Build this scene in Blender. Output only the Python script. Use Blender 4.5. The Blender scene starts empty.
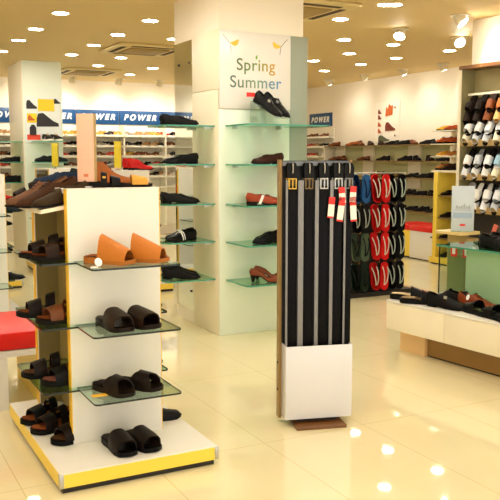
import bpy, bmesh, math, random
from mathutils import Vector, Matrix
PI = math.pi
R_ = random.Random(7)
scene = bpy.context.scene
C = scene.collection

# ------------------------------------------------------------------ camera, world, exposure
cam_d = bpy.data.cameras.new('camera')
cam = bpy.data.objects.new('camera', cam_d)
C.objects.link(cam)
cam_d.sensor_width = 36.0
cam_d.lens = 790.0 / 500.0 * 36.0
cam_d.clip_start = 0.05
cam_d.clip_end = 100
cam.location = (0, 0, 1.55)
cam.rotation_euler = (math.radians(90 - 6.714), 0, math.radians(-27.5))
scene.camera = cam
world = bpy.data.worlds.new('world')
scene.world = world
world.use_nodes = True
world.node_tree.nodes['Background'].inputs[0].default_value = (1.0, 0.96, 0.88, 1)
world.node_tree.nodes['Background'].inputs[1].default_value = 1.25
scene.view_settings.view_transform = 'Standard'
scene.view_settings.look = 'None'
scene.view_settings.gamma = 1
scene.view_settings.use_curve_mapping = False
scene.view_settings.exposure = 0.6
LAMP = 62.0          # radiance of every ceiling downlight
WASH = 38.0          # watts of every wall-washing spotlight
WARM = (1.0, 0.95, 0.84)


# ------------------------------------------------------------------ materials
def lin(c):
    return tuple(((v / 255) / 12.92 if v / 255 <= 0.04045 else ((v / 255 + 0.055) / 1.055) ** 2.4) for v in c)


MATS = {}


def mat(name, rgb, rough=0.5, metal=0.0, noise=0.0, scale=30, spec=0.5, bump=0.0, coat=0.0):
    if name in MATS:
        return MATS[name]
    m = bpy.data.materials.new(name)
    m.use_nodes = True
    nt = m.node_tree
    b = nt.nodes['Principled BSDF']
    c = lin(rgb)
    b.inputs['Base Color'].default_value = (*c, 1)
    b.inputs['Roughness'].default_value = rough
    b.inputs['Metallic'].default_value = metal
    b.inputs['Specular IOR Level'].default_value = spec
    b.inputs['Coat Weight'].default_value = coat
    if noise or bump:
        tc = nt.nodes.new('ShaderNodeTexCoord')
        n = nt.nodes.new('ShaderNodeTexNoise')
        n.inputs['Scale'].default_value = scale
        n.inputs['Detail'].default_value = 4
        nt.links.new(tc.outputs['Object'], n.inputs['Vector'])
        if noise:
            r = nt.nodes.new('ShaderNodeMix')
            r.data_type = 'RGBA'
            r.inputs[6].default_value = (*[max(0, v * (1 - noise)) for v in c], 1)
            r.inputs[7].default_value = (*[min(1, v * (1 + noise)) for v in c], 1)
            nt.links.new(n.outputs['Fac'], r.inputs[0])
            nt.links.new(r.outputs[2], b.inputs['Base Color'])
        if bump:
            bp = nt.nodes.new('ShaderNodeBump')
            bp.inputs['Strength'].default_value = bump
            bp.inputs['Distance'].default_value = 0.003
            nt.links.new(n.outputs['Fac'], bp.inputs['Height'])
            nt.links.new(bp.outputs['Normal'], b.inputs['Normal'])
    MATS[name] = m
    return m


def mat_emit(name, rgb, strength):
    if name in MATS:
        return MATS[name]
    m = bpy.data.materials.new(name)
    m.use_nodes = True
    b = m.node_tree.nodes['Principled BSDF']
    b.inputs['Base Color'].default_value = (1, 1, 1, 1)
    b.inputs['Emission Color'].default_value = (*rgb, 1)
    b.inputs['Emission Strength'].default_value = strength
    MATS[name] = m
    return m


def mat_glass(name, tint, gloss=0.12):
    """thin sheet glass: tinted see-through plus a mirror-like reflection that grows at grazing angles"""
    if name in MATS:
        return MATS[name]
    m = bpy.data.materials.new(name)
    m.use_nodes = True
    nt = m.node_tree
    nt.nodes.remove(nt.nodes['Principled BSDF'])
    out = nt.nodes['Material Output']
    tr = nt.nodes.new('ShaderNodeBsdfTransparent')
    tr.inputs[0].default_value = (*lin(tint), 1)
    gl = nt.nodes.new('ShaderNodeBsdfGlossy')
    gl.inputs['Roughness'].default_value = 0.03
    gl.inputs[0].default_value = (0.9, 1, 0.95, 1)
    lw = nt.nodes.new('ShaderNodeLayerWeight')
    lw.inputs[0].default_value = 0.5
    pw = nt.nodes.new('ShaderNodeMath')
    pw.operation = 'POWER'
    pw.inputs[1].default_value = 4.0
    fr = nt.nodes.new('ShaderNodeMath')
    fr.operation = 'MULTIPLY_ADD'
    fr.inputs[1].default_value = 0.85
    fr.inputs[2].default_value = 0.04
    nt.links.new(lw.outputs['Facing'], pw.inputs[0])
    nt.links.new(pw.outputs[0], fr.inputs[0])
    mx = nt.nodes.new('ShaderNodeMixShader')
    nt.links.new(fr.outputs[0], mx.inputs[0])
    nt.links.new(tr.outputs[0], mx.inputs[1])
    nt.links.new(gl.outputs[0], mx.inputs[2])
    nt.links.new(mx.outputs[0], out.inputs[0])
    MATS[name] = m
    return m


def mat_floor():
    m = bpy.data.materials.new('polished_floor_tiles')
    m.use_nodes = True
    nt = m.node_tree
    b = nt.nodes['Principled BSDF']
    b.inputs['Roughness'].default_value = 0.03
    b.inputs['Specular IOR Level'].default_value = 0.85
    tc = nt.nodes.new('ShaderNodeTexCoord')
    mp = nt.nodes.new('ShaderNodeMapping')
    mp.inputs['Location'].default_value = (-0.04, 0.25, 0)
    br = nt.nodes.new('ShaderNodeTexBrick')
    br.offset = 0
    br.inputs['Scale'].default_value = 1
    br.inputs['Mortar Size'].default_value = 0.0025
    br.inputs['Mortar Smooth'].default_value = 0.3
    br.inputs['Brick Width'].default_value = 0.65
    br.inputs['Row Height'].default_value = 1.3
    n = nt.nodes.new('ShaderNodeTexNoise')
    n.inputs['Scale'].default_value = 1.6
    n.inputs['Detail'].default_value = 6
    n.inputs['Distortion'].default_value = 1.2
    rp = nt.nodes.new('ShaderNodeMix')
    rp.data_type = 'RGBA'
    rp.inputs[6].default_value = (*lin((228, 216, 172)), 1)
    rp.inputs[7].default_value = (*lin((236, 226, 188)), 1)
    mx = nt.nodes.new('ShaderNodeMix')
    mx.data_type = 'RGBA'
    mx.inputs[7].default_value = (*lin((208, 190, 140)), 1)
    L = nt.links.new
    L(tc.outputs['Object'], mp.inputs[0])
    L(mp.outputs[0], br.inputs['Vector'])
    L(tc.outputs['Object'], n.inputs['Vector'])
    L(n.outputs['Fac'], rp.inputs[0])
    L(rp.outputs[2], mx.inputs[6])
    L(br.outputs['Fac'], mx.inputs[0])
    L(mx.outputs[2], b.inputs['Base Color'])
    return m


WALLW = mat('wall_paint', (246, 236, 218), 0.6, noise=0.02, scale=3)
CEIL = mat('ceiling_bounce_tan', (226, 200, 140), 0.7, noise=0.02, scale=2)  # white ceiling; yellow bounce from the floor is put into this tan
WHITE = mat('white_laminate', (228, 224, 216), 0.28, noise=0.015, scale=6)
CREAM = mat('cream_laminate', (240, 230, 204), 0.35, noise=0.02, scale=6)
GLOSSW = mat('glossy_white_plastic', (216, 216, 220), 0.12, coat=0.3)
YEL = mat('yellow_edging', (240, 190, 40), 0.4, noise=0.03)
YELB = mat('yellow_laminate', (244, 212, 76), 0.35, noise=0.02)
OLIVE = mat('recess_shade_olive', (134, 116, 70), 0.5, noise=0.05)  # shade inside the stand's recess put into the colour
BLACK = mat('black_skirting', (22, 16, 12), 0.5)
RED = mat('red_vinyl', (222, 22, 16), 0.4, bump=0.1, scale=80, noise=0.03)
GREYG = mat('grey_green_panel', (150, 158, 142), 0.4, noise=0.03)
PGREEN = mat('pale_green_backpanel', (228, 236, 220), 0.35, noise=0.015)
OLV2 = mat('olive_wall_panel', (206, 204, 150), 0.5, noise=0.03)
GLASS = mat_glass('green_shelf_glass', (205, 232, 214))
GLASP = mat_glass('pale_shelf_glass', (228, 240, 232))
CLEAR = mat_glass('clear_acrylic', (240, 248, 246))
GEDGE = mat('teal_glass_edge', (70, 150, 125), 0.15)
DEDGE = mat('dark_glass_edge', (18, 30, 26), 0.15)
STEEL = mat('brushed_steel', (190, 190, 186), 0.3, metal=0.9)
GREYM = mat('grey_metal', (120, 122, 124), 0.35, metal=0.6)
BRASS = mat('brass', (200, 160, 70), 0.3, metal=0.9)
BROWNW = mat('brown_wood', (112, 72, 34), 0.4, noise=0.15, scale=14)
BLUE = mat('blue_sign', (12, 72, 124), 0.4)
LETW = mat('white_lettering', (244, 244, 242), 0.4)
BLK = mat('black_leather', (16, 15, 16), 0.32, noise=0.2, bump=0.2, scale=120)
BLKM = mat('black_rubber', (9, 9, 9), 0.5, spec=.2)
MIRROR = mat('mirror_glass', (235, 240, 235), 0.02, metal=1.0)
TRIM = mat('lamp_trim', (236, 226, 200), 0.4)
LENS = mat_emit('lamp_lens', WARM, LAMP)
LENS2 = mat_emit('spot_lens', (1.0, 0.93, 0.78), 40.0)


# ------------------------------------------------------------------ mesh helpers
def bm_box(bm, x0, x1, y0, y1, z0, z1, bev=0.0, rz=0, piv=(0, 0)):
    vs = [bm.verts.new((x, y, z)) for x in (x0, x1) for y in (y0, y1) for z in (z0, z1)]
    idx = [(0, 1, 3, 2), (4, 6, 7, 5), (0, 4, 5, 1), (2, 3, 7, 6), (0, 2, 6, 4), (1, 5, 7, 3)]
    fs = [bm.faces.new([vs[i] for i in f]) for f in idx]
    if rz:
        bmesh.ops.rotate(bm, verts=vs, cent=(piv[0], piv[1], 0), matrix=Matrix.Rotation(rz, 3, 'Z'))
    if bev:
        es = list({e for f in fs for e in f.edges})
        bmesh.ops.bevel(bm, geom=es, offset=bev, segments=2, affect='EDGES', profile=0.5)
    return vs


def bm_cyl(bm, c, r, z0, z1, n=20, r1=None):
    r1 = r if r1 is None else r1
    a = [bm.verts.new((c[0] + r * math.cos(2 * PI * k / n), c[1] + r * math.sin(2 * PI * k / n), z0)) for k in range(n)]
    b = [bm.verts.new((c[0] + r1 * math.cos(2 * PI * k / n), c[1] + r1 * math.sin(2 * PI * k / n), z1)) for k in range(n)]
    for k in range(n):
        bm.faces.new((a[k], a[(k + 1) % n], b[(k + 1) % n], b[k]))
    bm.faces.new(a[::-1])
    bm.faces.new(b)
    return a + b


def bm_tube(bm, pts, r, n=8):
    pts = [Vector(p) for p in pts]
    rings = []
    for i, p in enumerate(pts):
        d = (pts[min(i + 1, len(pts) - 1)] - pts[max(i - 1, 0)]).normalized()
        u = d.orthogonal().normalized() if i == 0 else (u - d * u.dot(d)).normalized()
        v = d.cross(u)
        rings.append([bm.verts.new(p + r * (math.cos(2 * PI * k / n) * u + math.sin(2 * PI * k / n) * v)) for k in range(n)])
    for a, b in zip(rings, rings[1:]):
        for k in range(n):
            bm.faces.new((a[k], a[(k + 1) % n], b[(k + 1) % n], b[k]))
    bm.faces.new(rings[0][::-1])
    bm.faces.new(rings[-1])


def bm_prism(bm, pts, z0, z1):
    a = [bm.verts.new((p[0], p[1], z0)) for p in pts]
    b = [bm.verts.new((p[0], p[1], z1)) for p in pts]
    n = len(pts)
    fs = [bm.faces.new(a[::-1]), bm.faces.new(b)]
    for k in range(n):
        fs.append(bm.faces.new((a[k], a[(k + 1) % n], b[(k + 1) % n], b[k])))
    return fs


def mesh_of(name, bm, materials, angle=35):
    bmesh.ops.recalc_face_normals(bm, faces=bm.faces)
    me = bpy.data.meshes.new(name)
    bm.to_mesh(me)
    bm.free()
    for m in (materials if isinstance(materials, (list, tuple)) else [materials]):
        me.materials.append(m)
    me.polygons.foreach_set('use_smooth', [True] * len(me.polygons))
    me.set_sharp_from_angle(angle=math.radians(angle))
    return me


def obj(name, bm, m, parent=None, loc=None, rz=0):
    me = mesh_of(name, bm, m)
    return obj_me(name, me, parent, loc, rz)


def obj_me(name, me, parent=None, loc=None, rz=0):
    o = bpy.data.objects.new(name, me)
    C.objects.link(o)
    if parent:
        o.parent = parent
    if loc:
        o.location = loc
    if rz:
        o.rotation_euler = (0, 0, rz)
    return o


def tag(o, label=None, cat=None, group=None, kind=None):
    if label:
        o['label'] = label
    if cat:
        o['category'] = cat
    if group:
        o['group'] = group
    if kind:
        o['kind'] = kind
    return o


def thing(name, label, cat, loc=(0, 0, 0), rot=0, group=None):
    o = bpy.data.objects.new(name, None)
    o.empty_display_size = 0.05
    C.objects.link(o)
    o.location = loc
    o.rotation_euler = rot if isinstance(rot, (tuple, list)) else (0, 0, rot)
    return tag(o, label, cat, group)


def box(name, m, x0, x1, y0, y1, z0, z1, parent=None, bev=0.0):
    bm = bmesh.new()
    bm_box(bm, x0, x1, y0, y1, z0, z1, bev)
    return obj(name, bm, m, parent)


def struct(name, m, *dims, label=None):
    o = box(name, m, *dims)
    o['kind'] = 'structure'
    o['label'] = label or name.replace('_', ' ')
    return o


def rrect(x0, x1, y0, y1, r=(0.0, 0.0, 0.0, 0.0), n=5):
    """outline with rounded corners; r for (x0y0, x1y0, x1y1, x0y1)"""
    pts = []
    for (cx, cy, sx, sy, a0), rr in zip(((x0, y0, 1, 1, PI), (x1, y0, -1, 1, 1.5 * PI), (x1, y1, -1, -1, 0), (x0, y1, 1, -1, 0.5 * PI)), r):
        if rr <= 0:
            pts.append((cx, cy))
        else:
            for k in range(n + 1):
                a = a0 + 0.5 * PI * k / n
                pts.append((cx + sx * rr + rr * math.cos(a), cy + sy * rr + rr * math.sin(a)))
    return pts


def glass_shelf(name, pts, z1, th, parent, edge, top=None):
    bm = bmesh.new()
    fs = bm_prism(bm, pts, z1 - th, z1)
    for f in fs[2:]:
        f.material_index = 1
    return obj(name, bm, [top or GLASS, edge], parent)


def text_mesh(s, size, shear=0.0, bold=0.0, extrude=0.002, spacing=1.0):
    cu = bpy.data.curves.new('lettering', 'FONT')
    cu.body = s
    cu.size = size
    cu.shear = shear
    cu.offset = bold
    cu.extrude = extrude
    cu.space_character = spacing
    cu.align_x = 'CENTER'
    cu.align_y = 'CENTER'
    o = bpy.data.objects.new('lettering', cu)
    C.objects.link(o)
    dg = bpy.context.evaluated_depsgraph_get()
    me = bpy.data.meshes.new_from_object(o.evaluated_get(dg))
    bpy.data.objects.remove(o)
    return me


# ------------------------------------------------------------------ shoes
def interp(tab, t):
    for (a, va), (b, vb) in zip(tab, tab[1:]):
        if t <= b:
            u = (t - a) / (b - a)
            u = u * u * (3 - 2 * u)
            return va + (vb - va) * u
    return tab[-1][1]


OUT_ROUND = [(0, 0), (.02, .42), (.08, .68), (.2, .78), (.42, .74), (.6, .9), (.74, 1), (.88, .86), (.96, .52), (1, 0)]
OUT_POINT = [(0, 0), (.02, .42), (.08, .68), (.2, .76), (.42, .72), (.58, .88), (.7, .94), (.84, .66), (.95, .3), (1, 0)]
OUT_SLIDE = [(0, 0), (.015, .45), (.07, .76), (.2, .86), (.42, .84), (.6, .94), (.74, 1), (.9, .86), (.975, .48), (1, 0)]
STN = [0, .015, .04, .08, .14, .22, .32, .42, .5, .58, .66, .74, .81, .87, .92, .96, .985, 1]


def outline_pts(tab, L, W, grow=1.0, t0=0.0, t1=1.0):
    ts = sorted({t0, t1, *[t for t in STN if t0 < t < t1]})
    y = lambda t: ((t - .5) * grow) * L
    r = [(interp(tab, t) * W / 2 * grow, y(t)) for t in ts]
    pts = [p for p in r]
    pts += [(-p[0], p[1]) for p in reversed(r) if p[0] > 1e-5]
    return pts


def sole_z(t, hh, sf):
    return interp([(0, hh), (.28, hh), (.55, sf), (.8, sf), (1, sf + .006)], t)


def bm_sole(tab, L, W, hh, sf, grow=1.04, flat=False):
    bm = bmesh.new()
    ts = STN
    rings = []
    for t in ts:
        w = max(interp(tab, t) * W / 2 * grow, .0015)
        y = (t - .5) * L * grow
        top = sole_z(t, hh, sf)
        th = top if flat else min(top, sf + .002)
        bot = top - th if not flat else 0
        if t > .85:
            bot += (t - .85) * .04
        rings.append([bm.verts.new(p) for p in ((-w, y, bot), (w, y, bot), (w, y, top), (-w, y, top))])
    for a, b in zip(rings, rings[1:]):
        for k in range(4):
            bm.faces.new((a[k], a[(k + 1) % 4], b[(k + 1) % 4], b[k]))
    bm.faces.new(rings[0])
    bm.faces.new(rings[-1][::-1])
    return bm


def bm_heel(tab, L, W, hh, sf, t1=.27, taper=1.0):
    bm = bmesh.new()
    o = outline_pts(tab, L, W, 1.03, 0, t1)
    h = hh - sf
    a = [bm.verts.new((p[0], p[1], h)) for p in o]
    yc = (-.5 + t1 * .4) * L
    b = [bm.verts.new((p[0] * taper, yc + (p[1] - yc) * taper, 0)) for p in o]
    n = len(o)
    for k in range(n):
        bm.faces.new((a[k], a[(k + 1) % n], b[(k + 1) % n], b[k]))
    bm.faces.new(a)
    bm.faces.new(b[::-1])
    return bm


def bm_upper(tab, L, W, hh, sf, top, topen, collar, th=.004, t_start=0.0, M=13, side=4):
    """shoe upper: dome over the toes, open throat behind topen, walls up to the collar"""
    bm = bmesh.new()
    rings = []
    ts = [t for t in STN if t >= t_start]
    for t in ts:
        w = interp(tab, t) * W / 2
        y = (t - .5) * L
        zb = sole_z(t, hh, sf) - .002
        ring = [None] * M
        if t < topen:
            h = interp(collar, t)
            for k in range(side + 1):
                u = k / side
                ww = w * (1 - .32 * u * u)
                yy = y + (L * .03 * (1 - u * u) if t < .02 else 0)
                for s, kk in ((1, k), (-1, M - 1 - k)):
                    ring[kk] = bm.verts.new((s * ww, y - (.012 * math.sin(u * PI) if t < .05 else 0), zb + h * u))
        else:
            h = interp(top, t)
            for k in range(M):
                a = PI * k / (M - 1)
                c, s = math.cos(a), math.sin(a)
                ring[k] = bm.verts.new((w * math.copysign(abs(c) ** .75, c), y, zb + h * s ** .85))
        rings.append(ring)
    for a, b in zip(rings, rings[1:]):
        for k in range(M - 1):
            q = (a[k], a[k + 1], b[k + 1], b[k])
            if all(q):
                bm.faces.new(q)
    bmesh.ops.remove_doubles(bm, verts=bm.verts, dist=.0004)
    bmesh.ops.recalc_face_normals(bm, faces=bm.faces)
    bmesh.ops.solidify(bm, geom=bm.faces[:], thickness=th)
    return bm


def bm_insole(tab, L, W, hh, sf, dz=.004, t1=.9, g=.9):
    bm = bmesh.new()
    rings = []
    for t in [t for t in STN if .01 < t <= t1]:
        w = interp(tab, t) * W / 2 * g
        z = sole_z(t, hh, sf) + dz
        y = (t - .5) * L * .98
        rings.append([bm.verts.new((-w, y, z + .003)), bm.verts.new((0, y, z)), bm.verts.new((w, y, z + .003))])
    for a, b in zip(rings, rings[1:]):
        for k in range(2):
            bm.faces.new((a[k], a[k + 1], b[k + 1], b[k]))
    r = bmesh.ops.solidify(bm, geom=bm.faces[:], thickness=.003)
    return bm


def bm_band(tab, L, W, zf, spanR, spanL, h, th=.005, n=14, peak=.9, rise=0.0, grow=1.03):
    """strap that arches over the foot; spanR/spanL = (t0, t1) at its two ends"""
    bm = bmesh.new()
    rows = []
    for k in range(n + 1):
        a = PI * k / n
        u = k / n
        c, s = math.cos(a), math.sin(a)
        row = []
        for v in (0, .33, .67, 1):
            t = (1 - u) * (spanR[0] + (spanR[1] - spanR[0]) * v) + u * (spanL[0] + (spanL[1] - spanL[0]) * v)
            w = interp(tab, min(max(t, 0), .97)) * W / 2 * grow
            hh = h * (1 - rise * v)
            row.append(bm.verts.new((w * math.copysign(abs(c) ** .8, c), (t - .5) * L, zf + hh * s ** peak)))
        rows.append(row)
    for a, b in zip(rows, rows[1:]):
        for k in range(3):
            bm.faces.new((a[k], a[k + 1], b[k + 1], b[k]))
    bmesh.ops.recalc_face_normals(bm, faces=bm.faces)
    bmesh.ops.solidify(bm, geom=bm.faces[:], thickness=th)
    return bm


SHOE = {}


def leather(rgb, tag_='leather'):
    n = '%s_%02x%02x%02x' % (tag_, *rgb)
    rough = {'leather': .42, 'suede': .75, 'sport': .55, 'rubber': .55}.get(tag_, .45)
    return mat(n, tuple(int(v * .7) for v in rgb) if sum(rgb) < 200 else rgb, rough, noise=.12, bump=.25, scale=90, spec=.13 if sum(rgb) < 200 else .25)


LOAF_TOP = [(.3, .06), (.42, .068), (.5, .062), (.62, .05), (.75, .04), (.9, .03), (.97, .018), (1, .004)]
LOAF_COL = [(0, .062), (.1, .058), (.25, .046), (.38, .052), (.46, .062)]


def shoe_parts(style, up, so, ins):
    """list of (part name, mesh, index of the part that carries it) for one shoe, toe towards +Y"""
    key = (style, up.name, so.name, ins.name)
    if key in SHOE:
        return SHOE[key]
    P = []

    def add(n, bm, m, par=-1):
        P.append((n, mesh_of(n, bm, m, 50), par))
        return len(P) - 1
    if style in ('loafer', 'point', 'oxford', 'monk', 'stripe', 'pump', 'sneaker', 'boot'):
        tab = OUT_POINT if style in ('point', 'pump') else OUT_ROUND
        L, W = (.29, .1) if style != 'pump' else (.25, .082)
        hh, sf = (.026, .011)
        top, col, topen = LOAF_TOP, LOAF_COL, .44
        if style == 'pump':
            hh, sf = .05, .007
            col = [(0, .052), (.15, .045), (.3, .028), (.5, .024), (.62, .03)]
            topen = .6
        if style == 'sneaker':
            hh, sf = .03, .024
            col = [(0, .075), (.1, .068), (.25, .058), (.38, .07), (.46, .08)]
            top = [(.3, .08), (.42, .085), (.5, .076), (.62, .058), (.75, .046), (.9, .036), (.97, .02), (1, .005)]
        if style in ('oxford', 'monk', 'boot'):
            col = [(0, .07), (.1, .064), (.22, .05), (.34, .06), (.4, .074)]
            top = [(.3, .08), (.4, .08), (.5, .07), (.62, .054), (.75, .042), (.9, .031), (.97, .018), (1, .004)]
            topen = .36
        if style == 'boot':
            col = [(0, .12), (.1, .115), (.22, .105), (.34, .11), (.4, .115)]
            top = [(.3, .12), (.4, .112), (.5, .09), (.62, .06), (.75, .046), (.9, .034), (.97, .02), (1, .004)]
        a = add('sole', bm_sole(tab, L, W, hh, sf, flat=(style == 'sneaker')), so)
        if style != 'sneaker':
            add('heel', bm_heel(tab, L, W, hh, sf, .25 if style != 'pump' else .16, 1.0 if style != 'pump' else .5), so, a)
        u = add('upper', bm_upper(tab, L, W, hh, sf, top, topen, col), up)
        add('insole', bm_insole(tab, L, W, hh, sf), ins)
        zz = sole_z(.55, hh, sf)
        if style in ('loafer', 'point'):
            add('strap', bm_band(tab, L, W, zz - .002, (.52, .6), (.52, .6), .064, .003, rise=.1), up, u)
        if style == 'monk':
            add('strap', bm_band(tab, L, W, zz, (.4, .5), (.46, .56), .074, .003, rise=.12), up, u)
            bm = bmesh.new()
            bm_box(bm, .024, .032, -.012, .012, .062, .082, .002)
            add('buckle', bm, STEEL, u)
        if style == 'stripe':
            for q in (.5, .58):
                add('stripe', bm_band(tab, L, W, zz - .002, (q, q + .03), (q - .03, q), .068, .004, rise=.05), LETW, u)
        if style in ('oxford', 'sneaker', 'boot'):
            bm = bmesh.new()
            for q in range(4):
                t = .42 + .05 * q
                z = sole_z(t, hh, sf) + interp(top, t) * .97 + .002
                bm_tube(bm, [(-.022, (t - .5) * L, z - .006), (0, (t - .495) * L, z), (.022, (t - .5) * L, z - .006)], .0022, 6)
            add('lace', bm, ins if style == 'sneaker' else so, u)
            if style == 'sneaker':
                for q in (.34, .44):
                    add('stripe', bm_band(tab, L, W, zz - .004, (q, q + .045), (q, q + .045), .05 if q < .4 else .082, .003, rise=.05), so, u) if q > .4 else None
    elif style in ('slide', 'peak', 'cross', 'sandal', 'mule'):
        tab = OUT_SLIDE
        L, W = .275, .106
        hh, sf = .03, .02
        a = add('sole', bm_sole(tab, L, W, hh, sf, grow=1.03, flat=True), so)
        add('footbed', bm_insole(tab, L, W, hh, sf, dz=.003, t1=.985, g=.96), ins)
        zf = .018
        if style == 'slide':
            add('strap', bm_band(tab, L, W, zf, (.44, .86), (.44, .86), .074, .006, peak=.6, rise=.3, grow=1.07), up)
        elif style == 'peak':
            add('strap', bm_band(tab, L, W, zf, (.34, .9), (.34, .9), .125, .005, peak=1.25, rise=.58, grow=1.05), up)
        elif style == 'cross':
            add('strap', bm_band(tab, L, W, zf, (.4, .62), (.66, .88), .07, .006, peak=.65, rise=.1, grow=1.06), up)
            add('strap', bm_band(tab, L, W, zf, (.66, .88), (.4, .62), .074, .006, peak=.65, rise=.1, grow=1.08), up)
        elif style == 'sandal':
            add('strap', bm_band(tab, L, W, zf, (.62, .84), (.6, .82), .066, .005, peak=.65, rise=.25, grow=1.06), up)
            s2 = add('strap', bm_band(tab, L, W, zf, (.36, .5), (.38, .52), .092, .005, peak=.65, rise=.1, grow=1.05), up)
            bm = bmesh.new()
            bm_box(bm, .036, .046, -.03, -.008, .062, .078, .002)
            add('buckle', bm, BRASS, s2)
        else:
            add('upper', bm_upper(tab, L, W, hh, sf, [(.4, .075), (.5, .07), (.62, .056), (.75, .044), (.9, .034), (.97, .02), (1, .004)], .0, [(0, 0), (1, 0)], .005, t_start=.48), up)
    elif style == 'flip':
        tab = OUT_SLIDE
        L, W = .27, .1
        a = add('sole', bm_sole(tab, L, W, .018, .016, grow=1.02, flat=True), so)
        add('footbed', bm_insole(tab, L, W, .018, .016, dz=.002, t1=.985, g=.95), ins)
        bm = bmesh.new()
        for s in (-1, 1):
            pts = [(s * .004, .085, .018), (s * .012, .06, .036), (s * .02, .01, .046), (s * .027, -.05, .04), (s * .03, -.095, .016)]
            bm_tube(bm, pts, .006, 6)
        add('strap', bm, up)
    SHOE[key] = P
    return P


def place_shoe(style, up, so, ins, label, cat, loc, rot, group=None, scale=1.0, name=None, merged=False):
    """one shoe with its own parts; a far shoe is one mesh"""
    P = shoe_parts(style, up, so, ins)
    nm = name or {'sneaker': 'sneaker', 'boot': 'boot', 'pump': 'pump_shoe', 'flip': 'flip_flop', 'slide': 'slide_sandal', 'peak': 'slide_sandal',
                  'cross': 'slide_sandal', 'sandal': 'sandal', 'mule': 'mule', 'oxford': 'lace_up_shoe'}.get(style, 'loafer')
    if merged:
        k = ('m', style, up.name, so.name, ins.name)
        if k not in SHOE:
            bm = bmesh.new()
            ms = []
            for (n, me, par) in P:
                m = me.materials[0]
                if m not in ms:
                    ms.append(m)
                f0 = len(bm.faces)
                bm.from_mesh(me)
                bm.faces.ensure_lookup_table()
                for f in bm.faces[f0:]:
                    f.material_index = ms.index(m)
            SHOE[k] = mesh_of(nm, bm, ms, 50)
        o = obj_me(nm, SHOE[k])
        o.location = loc
        o.rotation_euler = rot if isinstance(rot, (tuple, list)) else (0, 0, rot)
        o.scale = (scale,) * 3
        return tag(o, label, cat, group)
    t = thing(nm, label, cat, loc, rot, group)
    t.scale = (scale,) * 3
    made = []
    for (n, me, par) in P:
        o = obj_me(n, me, t if par < 0 else made[par])
        made.append(o)
    return t


ORD = ['first', 'second', 'third', 'fourth', 'fifth', 'sixth', 'seventh', 'eighth', 'ninth', 'tenth', 'eleventh', 'twelfth', 'thirteenth',
       'fourteenth', 'fifteenth', 'sixteenth', 'seventeenth', 'eighteenth', 'nineteenth', 'twentieth', 'twenty-first', 'twenty-second', 'twenty-third', 'twenty-fourth']
TO = lambda dx, dy: math.atan2(-dx, dy)      # rotation that points the toe along (dx, dy)

# ------------------------------------------------------------------ the room
HC = 3.0
FLOORM = mat_floor()
struct('floor', FLOORM, -4.0, 9.2, -2.5, 15.3, -.1, 0, label='polished cream tiled shop floor')
struct('ceiling', CEIL, -4.0, 9.2, -2.5, 15.3, HC, HC + .1, label='flat shop ceiling, tan from floor bounce put into its colour')
struct('wall_back', WALLW, -4.0, 9.2, 15.05, 15.25, 0, HC, label='white back wall of the shop')
struct('wall_right', WALLW, 9.02, 9.2, -2.5, 15.05, 0, HC, label='white right wall of the shop')
struct('wall_left', WALLW, -4.2, -4.0, -2.5, 15.25, 0, HC, label='white left wall of the shop')
struct('trim_1', WALLW, 6.13, 9.02, 2.5, 6.6, 2.52, HC - .001, label='bright white bulkhead above the slipper wall unit')

# central pillar: body and cladding
struct('pillar_core', WALLW, 2.9, 3.72, 6.13, 7.12, 0, HC - .001, label='white square shop pillar')
t = thing('pillar_cladding', 'white panel cladding on the middle pillar, lit pale green between its shelves', 'wall panel', (2.886, 6.11, 0))
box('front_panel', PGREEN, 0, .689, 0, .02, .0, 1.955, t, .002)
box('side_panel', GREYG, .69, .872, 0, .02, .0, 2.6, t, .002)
bmx = bmesh.new(); bm_box(bmx, 0, .014, .021, .567, .0, 2.118, .002)
obj('left_panel', bmx, CREAM, t)
box('top_panel', CREAM, 0, .014, .0, .567, 2.122, 2.62, t, .002)
m_ = thing('wall_mirror', 'tall narrow mirror on the left face of the middle pillar', 'mirror', (2.899, 6.9, 0))
box('mirror_glass', MIRROR, -.006, 0, -.21, .21, .12, 2.6, m_)
for yy, zz in ((-.15, .3), (.1, .36), (-.15, 2.4), (.1, 2.4)):
    bm = bmesh.new()
    vs = bm_cyl(bm, (0, 0), .011, 0, .008, 12)
    bmesh.ops.rotate(bm, verts=bm.verts, cent=(0, 0, 0), matrix=Matrix.Rotation(-PI / 2, 3, 'Y'))
    bmesh.ops.translate(bm, verts=bm.verts, vec=(-.006, yy, zz))
    obj('screw', bm, BLACK, m_)

# Spring Summer board
t = thing('sign_board', 'pale board reading Spring Summer at the top of the pillar', 'sign', (3.23, 6.108, 2.28))
box('board', WHITE, -.344, .344, -.012, 0, -.322, .322, t, .002)


def ramp_mat(name, stops, axis_scale):
    m = bpy.data.materials.new(name)
    m.use_nodes = True
    nt = m.node_tree
    b = nt.nodes['Principled BSDF']
    b.inputs['Roughness'].default_value = .5
    tc = nt.nodes.new('ShaderNodeTexCoord')
    sx = nt.nodes.new('ShaderNodeSeparateXYZ')
    ma = nt.nodes.new('ShaderNodeMapRange')
    ma.inputs[1].default_value = -axis_scale
    ma.inputs[2].default_value = axis_scale
    cr = nt.nodes.new('ShaderNodeValToRGB')
    el = cr.color_ramp.elements
    el[0].position, el[0].color = stops[0][0], (*lin(stops[0][1]), 1)
    el[1].position, el[1].color = stops[-1][0], (*lin(stops[-1][1]), 1)
    for p, c in stops[1:-1]:
        e = el.new(p)
        e.color = (*lin(c), 1)
    nt.links.new(tc.outputs['Object'], sx.inputs[0])
    nt.links.new(sx.outputs[0], ma.inputs[0])
    nt.links.new(ma.outputs[0], cr.inputs[0])
    nt.links.new(cr.outputs[0], b.inputs['Base Color'])
    return m


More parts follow.
